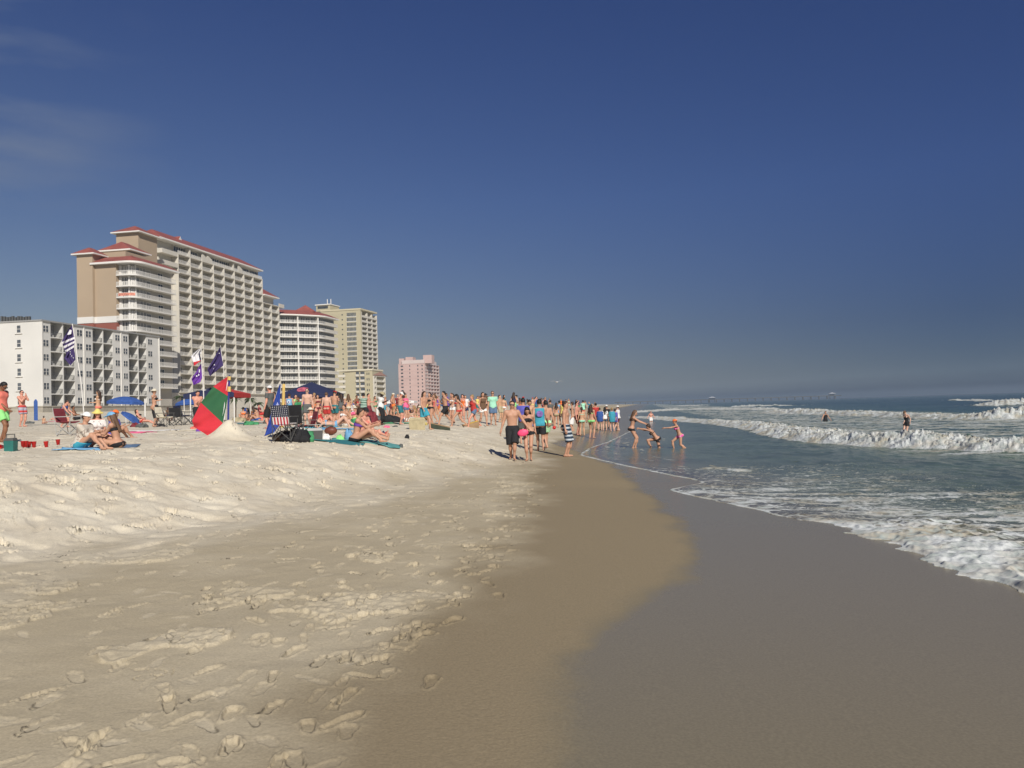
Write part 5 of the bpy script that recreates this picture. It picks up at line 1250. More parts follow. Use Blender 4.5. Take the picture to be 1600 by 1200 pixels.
pp_(855, 701, 621, 'shirtless man in green zebra trunks right of the aqua tank top', 'walk2', 200, 'm', 'tan', ('trunks', 'zebra'), None, hcol='black')
pp_(886, 714, 627, 'shirtless man in navy and white striped long trunks standing side on', 'stand', 75, 'm', 'tan', ('longtrunks', 'navystripe'), None, det=0, hcol='brown')
pp_(870, 668, 629, 'woman with bare back behind the striped trunks', 'stand', 180, 'f', 'tan', ('bikini', 'khaki'), ('bikini', 'khaki'), hair='long')
pp_(861, 664, 625, 'tall man in grey tee left of the bare back', 'stand', 160, 'm', 'tan', ('trunks', 'black'), ('tee', 'grey'), hcol='black')
pp_(875, 664, 626, 'man in skyblue tee at the back of the waterline group', 'stand2', 200, 'm', 'tan', ('trunks', 'black'), ('tee', 'skyblue'), hcol='black')
pp_(881, 666, 626, 'person in yellow tank top at the back of the waterline group', 'stand', 150, 'm', 'tan', ('trunks', 'khaki'), ('tank', 'yellow'), hcol='black')
pp_(895, 674, 628, 'woman in white wrap between striped trunks and maroon trunks', 'stand', -100, 'f', 'tan', ('skirt', 'white'), ('bikini', 'black'), hair='bun')
pp_(903, 680, 627, 'shirtless man in maroon trunks and sunglasses looking out to sea', 'stand', 70, 'm', 'rosy', ('trunks', 'maroon'), None, shades=True, hcol='black')
pp_(910, 681, 636, 'woman in mint bikini bottom seen from behind at the water edge', 'stand', 180, 'f', 'gold', ('bikini', 'mint'), ('bikini', 'mint'), hair='pony')
pp_(925, 685, 632, 'woman in lime green bikini bottom with long hair', 'stand', 150, 'f', 'tan', ('bikini', 'lime'), ('bikini', 'lime'), hair='long')
pp_(932, 670, 630, 'man in red tee and black cap in the group by the water', 'stand', 160, 'm', 'rosy', ('trunks', 'maroon'), ('tee', 'red'), ('capback', 'black'))
pp_(938, 673, 637, 'person wrapped in a royal blue towel', 'stand', 170, 'f', 'fair', ('bikini', 'black'), ('towel', 'blue'), hair='short')
pp_(946, 673, 636, 'woman with long dark hair and white top next to the blue towel', 'stand2', 180, 'f', 'fair', ('shorts', 'denim'), ('tee', 'white'), hair='wavy', hcol='black')
pp_(949, 670, 633, 'person in white cap behind the long dark hair', 'stand', 150, 'm', 'tan', ('trunks', 'navy'), ('tee', 'black'), ('cap', 'white'))
pp_(957, 674, 637, 'person wrapped in a turquoise towel', 'stand', 190, 'f', 'fair', ('bikini', 'black'), ('towel', 'aqua'), hair='bun', hcol='blond')
pp_(962, 673, 637, 'person in violet dress between turquoise towel and white shirt', 'walk2', 120, 'f', 'fair', ('bikini', 'violet'), ('towel', 'violet'), hair='bun', hgt=.9)
pp_(966, 673, 634, 'man in white shirt, white cap and maroon shorts at right end of the group', 'stand', -120, 'm', 'fair', ('trunks', 'maroon'), ('tee', 'white'), ('cap', 'white'))
pp_(992, 702, 641, 'woman in black bikini standing in shallow water pulling a friend up', 'pull', 80, 'f', 'tan', ('bikini', 'black'), ('bikini', 'black'), hair='long', hcol='lightbrown', det=0)
pp_(1023, 703, 659, 'woman in black bikini on one knee in the shallow water', 'kneel', -95, 'f', 'tan', ('bikini', 'black'), ('bikini', 'black'), hair='bun', det=0, hgt=.98)
pp_(1058, 706, 655, 'woman with orange headscarf and pink bikini reaching out with both arms', 'reach', -90, 'f', 'tan', ('bikini', 'pinkprint'), ('bikini', 'pinkprint'), ('bucket', 'orange') if 0 else ('capback', 'orange'), hair='short', hcol='auburn', det=0)
pp_(1017, 655, 641, 'tiny bather in white trunks far out in the surf', 'wadehi', 0, 'm', 'rosy', ('trunks', 'white'), None, Yd=88, water=True, sink=.5, hgt=.95)
def sea_at(px, py): g = P(px, py, (EYE-SEA)*1250/(py-(637.5-.0306*(px-800)))); return g.y
pp_(1290, 660, 643, 'bather in dark vest waist deep between the breakers with arms spread', 'wadehi', 10, 'm', 'tan', ('trunks', 'black'), ('tank', 'black'), Yd=sea_at(1290, 659), water=True, sink=.70, hgt=.92, hcol='black')
pp_(1417, 673, 645, 'woman in black swimsuit knee deep in the surf at far right', 'hold', -60, 'f', 'fair', ('shorts', 'black'), ('swimsuit', 'black'), ('cap', 'brown'), Yd=sea_at(1417, 672), water=True, sink=.42, hgt=.92, hair='short')

# ------------------------------------------------------------------ far crowd, each a person of his own
rc = random.Random(21)
ARCH = [('stand', 'm', ('trunks',), None, None, 'short', 'standing'), ('stand2', 'f', ('bikini',), ('bikini',), None, 'long', 'standing'),
        ('cross', 'm', ('trunks',), ('tee',), None, 'short', 'standing arms folded'), ('akimbo', 'm', ('trunks',), None, ('cap',), 'short', 'standing hands on hips'),
        ('walk', 'f', ('shorts',), ('tank',), None, 'long', 'walking'), ('walk2', 'm', ('trunks',), ('tank',), None, 'short', 'walking'),
        ('drink', 'm', ('trunks',), None, None, 'short', 'drinking'), ('akimbo', 'f', ('bikini',), ('bikini',), ('straw',), 'long', 'standing hands on hips'),
        ('sitcross', 'f', ('bikini',), ('bikini',), None, 'long', 'sitting'), ('sitknee', 'm', ('trunks',), None, None, 'short', 'sitting'),
        ('situp', 'f', ('bikini',), ('bikini',), ('straw',), 'short', 'leaning back'), ('chair', 'm', ('trunks',), ('tee',), ('cap',), 'short', 'seated upright')]
CW = ['red', 'maroon', 'blue', 'navy', 'aqua', 'teal', 'green', 'lime', 'mint', 'yellow', 'orange', 'coral', 'pink', 'purple', 'grey', 'white', 'black', 'khaki', 'brown', 'denim']
ZN = [(0, 'right of the red and green flag'), (440, 'under the navy tent'), (530, 'in front of the curved hotel'), (560, 'in front of the yellow apartment block'), (600, 'in the gap left of the pink tower'), (622, 'in front of the pink tower'),
      (690, 'just right of the pink tower'), (760, 'behind the mint green tee shirt'), (800, 'behind the walking couple'), (850, 'behind the waterline group')]
GN = dict(trunks='trunks', bikini='bikini', shorts='shorts', tee='tee shirt', tank='tank top')
used = set()
def crowd(px, Yd, ai, face):
    ps, sx, bt, tp, ht, hr, word = ARCH[ai]
    zone = [z for a, z in ZN if a <= px][-1]; hc = rc.choice(['black', 'brown', 'lightbrown', 'blond']); skn = rc.choice(['tan', 'rosy', 'gold', 'fair', 'tan', 'brown'])
    for _ in range(200):
        c1, c2 = rc.choice(CW), rc.choice(CW); gar = tp[0] if tp else bt[0]; col = c2 if tp else c1
        if gar == 'bikini': c1 = col
        lab = '%s in %s %s %s %s' % ('guy' if 0 else 'man' if sx == 'm' else 'woman', col, GN[gar], word, zone)
        if lab not in used: used.add(lab); break
    q = P(px, 640, Yd)
    person(px, 0, 0, lab, ps, face, sx, skn, (bt[0], c1), (tp[0], c1 if tp and tp[0] == 'bikini' else c2) if tp else None, (ht[0], rc.choice(['white', 'cream', 'black', 'red'])) if ht else None,
           hr, hc, Yd=Yd, hgt=rc.uniform(.92, 1.06), det=2, group='people in the far crowd')
for i in range(80):
    px = 455+rc.random()*400; Yd = rc.uniform(50, 64) if rc.random() < .35 else rc.uniform(64, 105)
    if px > 700: Yd = rc.uniform(56, 110)
    crowd(px, Yd, rc.choice([0, 1, 2, 3, 4, 5, 6, 7]), rc.uniform(-180, 180))
for i in range(34):
    px = 470+rc.random()*190; crowd(px, rc.uniform(46, 62), rc.choice([8, 9, 10, 11]), rc.uniform(-120, 120))
for i in range(9): crowd(368+i*7+rc.uniform(-3, 3), rc.uniform(48, 70), rc.choice([8, 9, 10, 11]), rc.uniform(-120, 120))
for i in range(12): crowd(856+rc.random()*60, rc.uniform(70, 120), rc.choice([0, 1, 2, 4, 5]), rc.uniform(-180, 180))

# ------------------------------------------------------------------ things on the beach
def fold_chair(px, py, face, fab, label, k=1.0, frame=None, Yd=None, fabm=None, nx=1):
    g = G(px, py) if Yd is None else Vector((P(px, py, Yd).x, Yd, ground_z(P(px, py, Yd).x, Yd)))
    o = empty('folding_chair', g, R(face)); o.scale = (k*nx, k, k); tag(o, label, 'chair', 'folding chairs on the sand'); fm = frame or DGREY; fb = fabm or cloth(fab)
    mb = MB(); V = []; n = 6
    mb.add([(x, y, .42+.05*abs(x)/.26*(1 if 1 else 0)) for y in (-.25, .22) for x in (-.26, 0, .26)]+[(x, y, .40+.05*abs(x)/.26) for y in (-.25, .22) for x in (-.26, 0, .26)],
           [(0, 1, 4, 3), (1, 2, 5, 4), (6, 9, 10, 7), (7, 10, 11, 8), (0, 3, 9, 6), (2, 8, 11, 5), (0, 6, 7, 1), (1, 7, 8, 2), (3, 4, 10, 9), (4, 5, 11, 10)]); mb.build('seat', fb, o)
    mb = MB().hexa([(-.27, .22, .44), (.27, .22, .44), (.27, .24, .44), (-.27, .24, .44), (-.27, .36, .92), (.27, .36, .92), (.27, .38, .92), (-.27, .38, .92)]); mb.build('backrest', fb, o)
    for s in (-1, 1):
        mb = MB(); mb.tube([(s*.29, .22, .02), (s*.28, .37, .95)], .012, 5); mb.build('back_post', fm, o)
        mb = MB(); mb.box(s*.29-.03, s*.29+.03, -.30, .26, .62, .645); mb.build('armrest', fm, o)
        mb = MB(); mb.tube([(s*.28, -.27, .02), (s*.28, -.27, .63)], .012, 5); mb.build('leg', fm, o)
        mb = MB(); mb.tube([(s*.28, -.27, .02), (s*.28, .24, .42)], .011, 5); mb.tube([(s*.28, .22, .02), (s*.28, -.26, .42)], .011, 5); mb.build('side_brace', fm, o)
    for y in (-.27, .23):
        mb = MB(); mb.tube([(-.28, y, .03), (.28, y, .42)], .011, 5); mb.tube([(.28, y, .03), (-.28, y+.025, .42)], .011, 5); mb.build('cross_brace', fm, o)
    return o
fold_chair(107, 680, 82, 'maroon', 'maroon folding chair beside the seated man in floral shirt', .92, mat('light_steel', (.4, .4, .38), .4))
fold_chair(258, 667, 80, 'cream', 'cream folding chair right of the black wrap skirt', 1.0)
fold_chair(274, 665, -160, 'black', 'black folding chair with crossed legs in front of the dark group', 1.0)
fold_chair(287, 664, 150, 'navy', 'tall navy folding chair left of the red and green flag', 1.1)
fold_chair(301, 663, -120, 'white', 'white folding chair half behind the red and green flag', 1.0)
fold_chair(388, 655, 70, 'blue', 'empty blue folding chair right of the flag mound', .95)
def starry():
    m, t, b = node_mat('stars_and_stripes_cloth'); b.inputs['Roughness'].default_value = .8
    tcn = t.nodes.new('ShaderNodeTexCoord'); sp_ = t.nodes.new('ShaderNodeSeparateXYZ'); t.links.new(tcn.outputs['Object'], sp_.inputs[0])
    fx = mth(t, 'PINGPONG', sp_.outputs[0], .05); st_ = mth(t, 'GREATER_THAN', fx, .027); stripes = mixc(t, st_, (.45, .03, .05), (.75, .72, .70))
    dx = mth(t, 'SUBTRACT', mth(t, 'PINGPONG', sp_.outputs[0], .06), .03); dz = mth(t, 'SUBTRACT', mth(t, 'PINGPONG', sp_.outputs[2], .05), .025)
    dd = mth(t, 'ADD', mth(t, 'MULTIPLY', dx, dx), mth(t, 'MULTIPLY', dz, dz)); star = mth(t, 'LESS_THAN', dd, .00011)
    cant = mixc(t, star, (.012, .015, .04), (.8, .8, .8)); up = mth(t, 'GREATER_THAN', sp_.outputs[2], .62)
    t.links.new(mixc(t, up, stripes, cant), b.inputs['Base Color']); return m
STAR = starry()
fold_chair(446, 691, 175, 'navy', 'folding chair with white stars over red and white stripes', 1.0, fabm=STAR, nx=.8)
fold_chair(461, 688, 190, 'black', 'black folding chair right of the star spangled chair', 1.0, nx=.75)
fold_chair(478, 686, -60, 'maroon', 'low dark red folding chair beside the black cooler bag', .8)
def umbrella(px, py, w_, h, face, tilt, label, Yd=None, colr='blue', pole_=True):
    g = G(px, py) if Yd is None else Vector((P(px, py, Yd).x, Yd, ground_z(P(px, py, Yd).x, Yd)))
    o = empty('beach_umbrella', g, R(face)); tag(o, label, 'umbrella', 'blue beach umbrellas'); M_ = Matrix.Translation((0, 0, h)) @ Matrix.Rotation(R(tilt), 4, 'Y')
    V = []; F = []; N = 32; K = 5
    for j in range(K+1):
        r = w_/2*j/K
        for i in range(N):
            a = 2*math.pi*i/N; sc_ = 1-.05*abs(math.sin(a*4)); z_ = .30*w_*.5*(1-(j/K)**2)-.02*abs(math.sin(a*4))*j/K; V.append(M_ @ Vector((r*math.cos(a)*sc_, r*math.sin(a)*sc_, z_)))
    for j in range(K):
        for i in range(N): a = j*N+i; b = j*N+(i+1) % N; F.append((a, a+N, b+N, b))
    V += [v-M_.to_3x3() @ Vector((0, 0, .012)) for v in V]; n0 = (K+1)*N; F += [tuple(q+n0 for q in f[::-1]) for f in F]
    F += [(K*N+i, K*N+i+n0, K*N+(i+1) % N+n0, K*N+(i+1) % N) for i in range(N)]
    add_obj('canopy', V, F, cloth(colr), o, False)
    mb = MB()
    for i in range(N):
        a = 2*math.pi*i/N; b = 2*math.pi*(i+1)/N; f = lambda a, z: M_ @ Vector((w_/2*math.cos(a)*(1-.05*abs(math.sin(a*4))), w_/2*math.sin(a)*(1-.05*abs(math.sin(a*4))), z))
        mb.add([f(a, -.012), f(b, -.012), f(b, -.14), f(a, -.14), f(a, -.012)*.998, f(b, -.012)*.998, f(b, -.14)*.998, f(a, -.14)*.998], [(0, 1, 2, 3), (7, 6, 5, 4), (3, 2, 6, 7)])
    mb.build('valance', cloth(colr), o)
    top = M_ @ Vector((0, 0, .3*w_*.5+.06))
    if pole_:
        MB().tube([(0, 0, -.3), M_ @ Vector((0, 0, -.25))], .02, 6).build('pole', TRIM, o)
    MB().tube([M_ @ Vector((0, 0, -.25)), top], .016, 6).build('upper_pole', TRIM, o)
    for i in range(8):
        a = 2*math.pi*i/8; MB().tube([M_ @ Vector((0, 0, .28*w_*.5-.04)), M_ @ Vector((w_/2*math.cos(a)*.98, w_/2*math.sin(a)*.98, -.03))], .006, 4).build('rib', TRIM, o)
    return o
umbrella(197, 660, 2.15, 1.28, 0, 4, 'open blue beach umbrella standing before the white apartment house', Yd=48)
umbrella(207, 664, 1.35, .30, 20, 40, 'blue umbrella tilted down onto the sand under the open one', Yd=46)
umbrella(297, 660, 2.0, 1.25, 0, -3, 'blue umbrella at the left edge of the red and green flag', Yd=56)
umbrella(549, 648, 1.3, .95, 0, 20, 'small blue umbrella in the crowd under the yellow apartment block', Yd=66)
umbrella(562, 648, 1.2, .9, 0, -15, 'small blue umbrella just right of a similar one in the crowd', Yd=68, colr='navy')
def canopy(pxc, Yd, w_, h, pk, ms, label, face=0, depth=3, star=None, emblem=None):
    x = P(pxc, 640, Yd).x; z = ground_z(x, Yd); o = empty('canopy_tent', (x, Yd, z), R(face)); tag(o, label, 'tent')
    a, b = w_/2, depth/2; c = [(-a, -b, h), (a, -b, h), (a, b, h), (-a, b, h), (0, 0, h+pk)]
    for i, m_ in enumerate(ms):
        p, q = c[i], c[(i+1) % 4]; t_ = Vector((0, 0, -.01)); V = [Vector(p), Vector(q), Vector(c[4])]
        mb = MB(); mb.add(V+[v+t_ for v in V], [(0, 1, 2), (5, 4, 3), (0, 3, 4, 1)]); lo_ = Vector((0, 0, -.28))
        V = [Vector(p), Vector(q), Vector(q)+lo_, Vector(p)+lo_]; n_ = (Vector(q)-Vector(p)).cross(Vector((0, 0, 1))).normalized()*.006
        mb.add([v+n_ for v in V]+[v-n_ for v in V], [(0, 1, 2, 3), (7, 6, 5, 4), (3, 2, 6, 7)]); mb.build('roof_panel', m_, o)
    for s in (-1, 1):
        for k in (-1, 1): MB().tube([(s*a*.98, k*b*.98, -.1), (s*a*.98, k*b*.98, h-.02)], .025, 5).build('leg', TRIM, o)
    if star or emblem:
        mb = MB(); nrm_ = (Vector(c[1])-Vector(c[0])).cross(Vector(c[4])-Vector(c[0])).normalized(); up = (Vector(c[4])-(Vector(c[0])+Vector(c[1]))/2).normalized()
        sx, f, rad = star or emblem; ce = (Vector(c[0])+Vector(c[1]))/2*(1-f)+Vector(c[4])*f+Vector((sx, 0, 0)); V = [ce+nrm_*.02]
        K = 10 if star else 12
        for i in range(K): r = rad*(1 if i % 2 == 0 else .42) if star else rad*random.uniform(.8, 1.15)*1.0; an = 2*math.pi*i/K; V.append(ce+nrm_*.02+Vector((1, 0, 0))*r*math.sin(an)+up*r*math.cos(an))
        mb.add(V, [(0, i+1, (i+1) % K+1) for i in range(K)]); mb.build('star' if star else 'emblem', TRIM if star else mat('faded_red_print', (.45, .10, .14), .8, .5, 4), o)
    return o
canopy(341, 52, 3.2, 1.75, .5, [cloth('navy'), cloth('red'), cloth('red'), cloth('navy')], 'navy and red canopy tent with one white star behind the red and green flag', 0, 3.2, star=(-.55, .45, .2))
canopy(488, 56, 3.7, 1.75, .85, [cloth('navy')]*4, 'navy canopy tent with faded red print above the crowd', 0, 3.5, emblem=(-.35, .35, .36))
canopy(622, 112, 5, 1.6, .35, [cloth('white')]*4, 'low white canopy roof far back, left of the pink tower', 0, 4)
canopy(908, 150, 5, 1.9, .2, [cloth('white')]*4, 'faint pale canopy roof in the haze above the waterline group', 0, 4) if 0 else None

def flag(rows, Yd, ms, label, pole, name='flag', rip=.10, rk=2.2, pole_m=None, pr=.02, extras=None, depthtilt=0, clothname='cloth', seg=14, sub=4):
    base = Vector(pole[-1] if isinstance(pole[-1], tuple) and len(pole[-1]) == 3 else (0, 0, 0)); pts = [P(a, b, Yd) for a, b in pole]
    o = empty(name, (pts[-1].x, Yd, ground_z(pts[-1].x, Yd))); tag(o, label, 'flag'); v0 = Vector(o.location)
    V = []; F = []; FM = []; R_ = []
    for i in range(len(rows)-1):
        for j in range(sub+(1 if i == len(rows)-2 else 0)):
            t_ = j/sub; l_ = [rows[i][0][k]*(1-t_)+rows[i+1][0][k]*t_ for k in (0, 1)]; r_ = [rows[i][1][k]*(1-t_)+rows[i+1][1][k]*t_ for k in (0, 1)]; R_.append((l_, r_, i))
    n = seg
    for side in (0, 1):
        for q, (l_, r_, i) in enumerate(R_):
            for k in range(n+1):
                t_ = k/n; px = l_[0]*(1-t_)+r_[0]*t_; py = l_[1]*(1-t_)+r_[1]*t_
                dy = rip*math.sin((t_*rk+q*.09)*2*math.pi)*(1-t_*.8)+depthtilt*(1-t_); V.append(P(px, py, Yd+dy+side*.012)-v0)
    m_ = len(R_)*(n+1)
    for q in range(len(R_)-1):
        for k in range(n):
            a = q*(n+1)+k; b = a+n+1; mi = min(R_[q][2], len(ms)-1); mm_ = ms[mi][0 if k < ms[mi][2]*n else 1] if isinstance(ms[mi], tuple) else ms[mi]
            F.append((a, b, b+1, a+1)); FM.append(mm_); F.append((a+m_, a+1+m_, b+1+m_, b+m_)); FM.append(mm_)
    uniq = []; idx = []
    for m1 in FM:
        if m1 not in uniq: uniq.append(m1)
        idx.append(uniq.index(m1))
    add_obj(clothname, V, F, uniq, o, True, idx)
    pts = [p-v0 for p in pts]; pm = pole_m or TRIM
    MB().tube(pts, pr, 6, r2=pr*1.2).build('pole', pm, o)
    for e in (extras or []):
        e_name, poly, m2, off = e; mb = MB(); W_ = [P(a, b, Yd-off)-v0 for a, b in poly]; ce = sum(W_, Vector())/len(W_); K = len(W_)
        mb.add([ce]+W_+[ce+Vector((0, .01, 0))]+[v+Vector((0, .01, 0)) for v in W_], [(0, (i+1) % K+1, i+1) for i in range(K)]+[(K+1, K+2+i, K+2+(i+1) % K) for i in range(K)]+[(i+1, (i+1) % K+1, K+2+(i+1) % K, K+2+i) for i in range(K)]); mb.build(e_name, m2, o)
    return o
def starpx(cx, cy, r, ry=None, rot=0): return [(cx+(r if i % 2 == 0 else r*.42)*math.sin(2*math.pi*i/10+rot), cy-(r if i % 2 == 0 else r*.42)*math.cos(2*math.pi*i/10+rot)) for i in range(10)]
FR = mat('flag_red', (.62, .035, .05), .75, .10, 1.5); FG = mat('flag_green', (.035, .14, .06), .75, .10, 1.5); FPU = mat('flag_dark_purple', (.055, .035, .13), .8, .12, 2); FPV = mat('flag_violet', (.17, .05, .36), .8, .1, 2)
FB = mat('flag_blue', (.03, .07, .34), .75, .12, 2); FW = mat('flag_white', (.75, .74, .76), .8, .04); FN = mat('flag_navy', (.02, .025, .07), .8, .1); YEL = mat('yellow_pole_paint', (.72, .50, .16), .6, .1); PB = mat('blue_pole_paint', (.03, .04, .22), .5, .1)
YF = 21.0
fo = flag([((356, 588), (357.5, 588.5)), ((333, 604), (356.5, 619)), ((314, 629), (348, 661)), ((300, 657), (339, 676)), ((303, 667), (330, 684))], YF, [FR, FG, FR, FR],
     'big red, green and red banner hanging from a pole stuck in a sand mound', [(358.5, 586), (358, 600), (357.5, 615), (357, 630), (356.5, 662)], rip=.06, rk=1.5, pole_m=PB, pr=.022, depthtilt=.25, sub=6,
     extras=[('hem', [(356, 588), (358, 592), (351, 655), (345, 662), (348, 650)], FW, -.03)])
for (a, b_) in ((588, 594), (604, 612)):
    MB().tube([P(358.4, a, YF)-Vector(fo.location), P(358.1, b_, YF)-Vector(fo.location)], .045, 6).build('pole_sleeve', YEL, fo)
flag([((437, 600), (438.5, 601)), ((428, 628), (437, 634)), ((421, 655), (439, 662)), ((414, 679), (428, 676)), ((412, 682), (415, 681))], 22.5, [FB], 'blue banner with a dark ring and white patch hanging from a yellow pole',
     [(443.5, 600), (443, 620), (442, 650), (441, 668)], rip=.05, rk=1.2, pole_m=YEL, pr=.04,
     extras=[('ring', [(430+9*math.cos(a)*.62, 649+9*math.sin(a)) for a in np.linspace(0, 2*math.pi, 13)[:-1]], FN, .09), ('patch', [(431, 643), (434, 650), (430, 657), (425.5, 657), (427, 649)], FW, .12),
             ('patch', [(433.5, 628), (435.5, 633), (431, 648), (426.5, 648), (430, 637)], mat('pale_blue_print', (.40, .42, .65), .8), .11)])
US = []; rows = [((112, 507), (114, 508))]; rows = [((106, 516), (114, 507)), ((97, 532), (116, 524))]
for i in range(7): rows.append(((96.5+i*1.2, 532+i*3.3+2.5), (117-i*.25, 526+i*3.3)))
rows += [((100, 560), (117, 552)), ((110, 571), (118, 562))]
flag(rows, 40, [(FPU, FPU, .5)]+[FW if i % 2 else FPU for i in range(7)]+[FPU, FPU, FPU], 'purple and white striped flag above a dark flag on a tall white pole',
     [(113, 506), (117, 530), (121, 560), (127, 600), (131, 645)], rip=.12, pr=.022, sub=3,
     extras=[('emblem', [(105, 523), (109, 515), (112, 516), (111, 522), (107, 523)], FW, .16)]+[('dot', [(108.5+dx, 545+dy) for dx, dy in ((0, 0), (1, .5), (.8, 1.6), (-.2, 1.4))], FW, .16)]+
     [('dot', [(x, y), (x+1.2, y+.3), (x+1, y+1.4), (x-.1, y+1.2)], FW, .16) for x, y in ((109, 549), (109.5, 552.5), (111.5, 555.5), (114, 558.5), (111, 542), (113.5, 540.5))])
flag([((309, 546), (314, 545)), ((298, 557), (312, 553)), ((302, 566), (314, 563)), ((303, 572), (315.5, 562))], 46, [(FW, FN, .8), (FW, FN, .82), FR], 'white, red and navy flag flying above a violet pennant on a white pole',
     [(314, 543), (316, 580), (318, 610), (319, 655)], rip=.12, pr=.025, extras=[('star', starpx(313.2, 551.5, 1.6), FW, .15)])
flag([((313.5, 568), (315, 568)), ((306, 582), (316.5, 586)), ((299, 592), (313, 597)), ((302, 601), (305, 601))], 46.3, [FPV], 'small violet pennant with white print below the white, red and navy flag', [(315.2, 566), (315.8, 575), (316.6, 588)], rip=.12, pr=.012,
     extras=[('print', [(311, 577), (312.5, 577), (312, 582), (310.5, 582)], FW, .16), ('print', [(306, 587), (308, 586), (308.5, 588), (306.5, 589)], FW, .16), ('print', [(310, 584), (311.5, 585), (311, 587), (309.5, 587)], FW, .16)])
flag([((343.5, 542), (345, 542)), ((334, 560), (348, 562)), ((324, 577), (349, 571)), ((328, 588), (333, 584))], 50, [FPU], 'dark purple flag with small white stars flying right of the violet pennant', [(344.3, 540), (347.5, 560), (349.5, 575), (351, 655)], rip=.16, pr=.018,
     extras=[('star', starpx(342.5, 552, 1.1), FW, .2), ('star', starpx(335, 570, 1.4), FW, .2), ('star', starpx(333.5, 576, .8), FW, .2)])
def post(px, y0, y1, Yd, r, label, m_=TRIM):
    a, b_ = P(px, y0, Yd), P(px+.3, y1, Yd); z = ground_z(b_.x, Yd); o = empty('post', (b_.x, Yd, z)); tag(o, label, 'post'); 
    MB().tube([a-Vector(o.location), Vector((0, 0, -.1))], r, 8).build('shaft', m_, o); MB().ell(tuple(a-Vector(o.location)), (r*1.15, r*1.15, r), 8, 5).build('cap', m_, o)
post(226.5, 624, 660, 50, .05, 'white post between the blue umbrella and the black wrap skirt'); post(297.5, 617, 652, 50, .04, 'slim white post in front of the right blue umbrella')
post(589.5, 640, 663, 47, .075, 'thick white post in front of the man with the straw hat'); post(366, 622, 664, 40, .03, 'slanted white post right of the flag mound')

def soft(name, px, py, sx, sy, sz, m_, label, cat, Yd=None, face=0, seed=0, lump=.42, group=None, dz=0):
    """soft lumpy object: bag, heap of clothes"""
    g = G(px, py) if Yd is None else Vector((P(px, py, Yd).x, Yd, ground_z(P(px, py, Yd).x, Yd)))
    me_v = []; rr_ = random.Random(seed+int(px*10)); ph = [rr_.uniform(0, 6) for _ in range(6)]; V = []; F = []; nu, nv = 20, 9
    for j in range(nv+1):
        th = math.pi/2*j/nv
        for i in range(nu):
            a = 2*math.pi*i/nu; k = 1+lump*(.5*math.sin(3*a+ph[0]+2*th)+.45*math.sin(5*a+ph[1]+3*th)+.4*math.sin(9*a+ph[2]+5*th)); e = .75
            cx, sx_ = math.cos(a), math.sin(a); st_ = math.sin(th)**.6
            V.append((sx/2*k*st_*math.copysign(abs(cx)**e, cx), sy/2*k*st_*math.copysign(abs(sx_)**e, sx_), sz*math.cos(th)**.6*(1+lump*(.7*math.sin(4*a+ph[3])+.5*math.sin(7*a+ph[4]+3*th))) if j < nv else -.04))
    for j in range(nv):
        for i in range(nu): F.append((j*nu+i, (j+1)*nu+i, (j+1)*nu+(i+1) % nu, j*nu+(i+1) % nu))
    F.append(tuple(range(nv*nu, nv*nu+nu))[::-1]); o = add_obj(name, V, F, m_, None, True, loc=(g.x, g.y, g.z+dz)); o.rotation_euler.z = R(face); tag(o, label, cat, group); return o
def towel(px, py, w_, l_, face, c, label, Yd=None):
    g = G(px, py) if Yd is None else Vector((P(px, py, Yd).x, Yd, 0)); n, m_ = 14, 10; V = []; F = []; ca, sa = math.cos(R(face)), math.sin(R(face)); z0 = ground_z(g.x, g.y)
    for s in (0, 1):
        for i in range(n+1):
            for j in range(m_+1):
                x = (i/n-.5)*l_; y = (j/m_-.5)*w_; X_ = g.x+x*ca-y*sa; Y_ = g.y+x*sa+y*ca
                V.append((X_-g.x, Y_-g.y, ground_z(X_, Y_)-z0+.028+.015*math.sin(x*5+px)*math.sin(y*6+px)-s*.012))
    N2 = (n+1)*(m_+1)
    for i in range(n):
        for j in range(m_): a = i*(m_+1)+j; F.append((a, a+m_+1, a+m_+2, a+1)); F.append((a+N2, a+1+N2, a+m_+2+N2, a+m_+1+N2))
    for i in range(n): a = i*(m_+1); F.append((a, a+N2, a+m_+1+N2, a+m_+1)); a += m_; F.append((a, a+m_+1, a+m_+1+N2, a+N2))
    for j in range(m_): F.append((j, j+1, j+1+N2, j+N2)); a = n*(m_+1)+j; F.append((a, a+N2, a+1+N2, a+1))
    o = add_obj('beach_towel', V, F, fabric(c), None, True, loc=(g.x, g.y, z0)); tag(o, label, 'towel', 'towels spread on the sand'); return o
towel(232, 674, .9, 2.1, 5, 'white', 'long white towel on open sand right of the light blue cap'); towel(208, 676, .8, 1.3, -5, 'pink', 'pink towel under the end of the long white towel')
towel(66, 664, 1.0, 2.0, 10, 'grey', 'dark towel under the woman in maroon bikini'); towel(86, 659, 1.0, 2.0, 15, 'pink', 'pink towel of the sunbather beside the woman in maroon')
towel(300, 672, .7, 1.0, 0, 'cream', 'pale towel left of the red and green flag'); towel(518, 690, .6, 1.7, 2, 'teal', 'teal towel under the football left of the purple bandeau')
towel(572, 690, .6, 1.9, 3, 'turquoise', 'turquoise towel under the woman in purple bandeau'); towel(487, 668, 1.0, 2.0, 20, 'aqua', 'blue towel under the grey sun hat')
towel(520, 670, .9, 2.0, -10, 'skyblue', 'light blue towel of the sunbather behind the football'); towel(128, 702, .5, 1.0, 0, 'skyblue', 'blue towel under the man in floral shirt')
towel(186, 698, .45, .8, 10, 'denim', 'dark blue towel under the woman in light blue cap'); towel(607, 661, .9, 2.4, 0, 'green', 'green towel right of the thick white post')
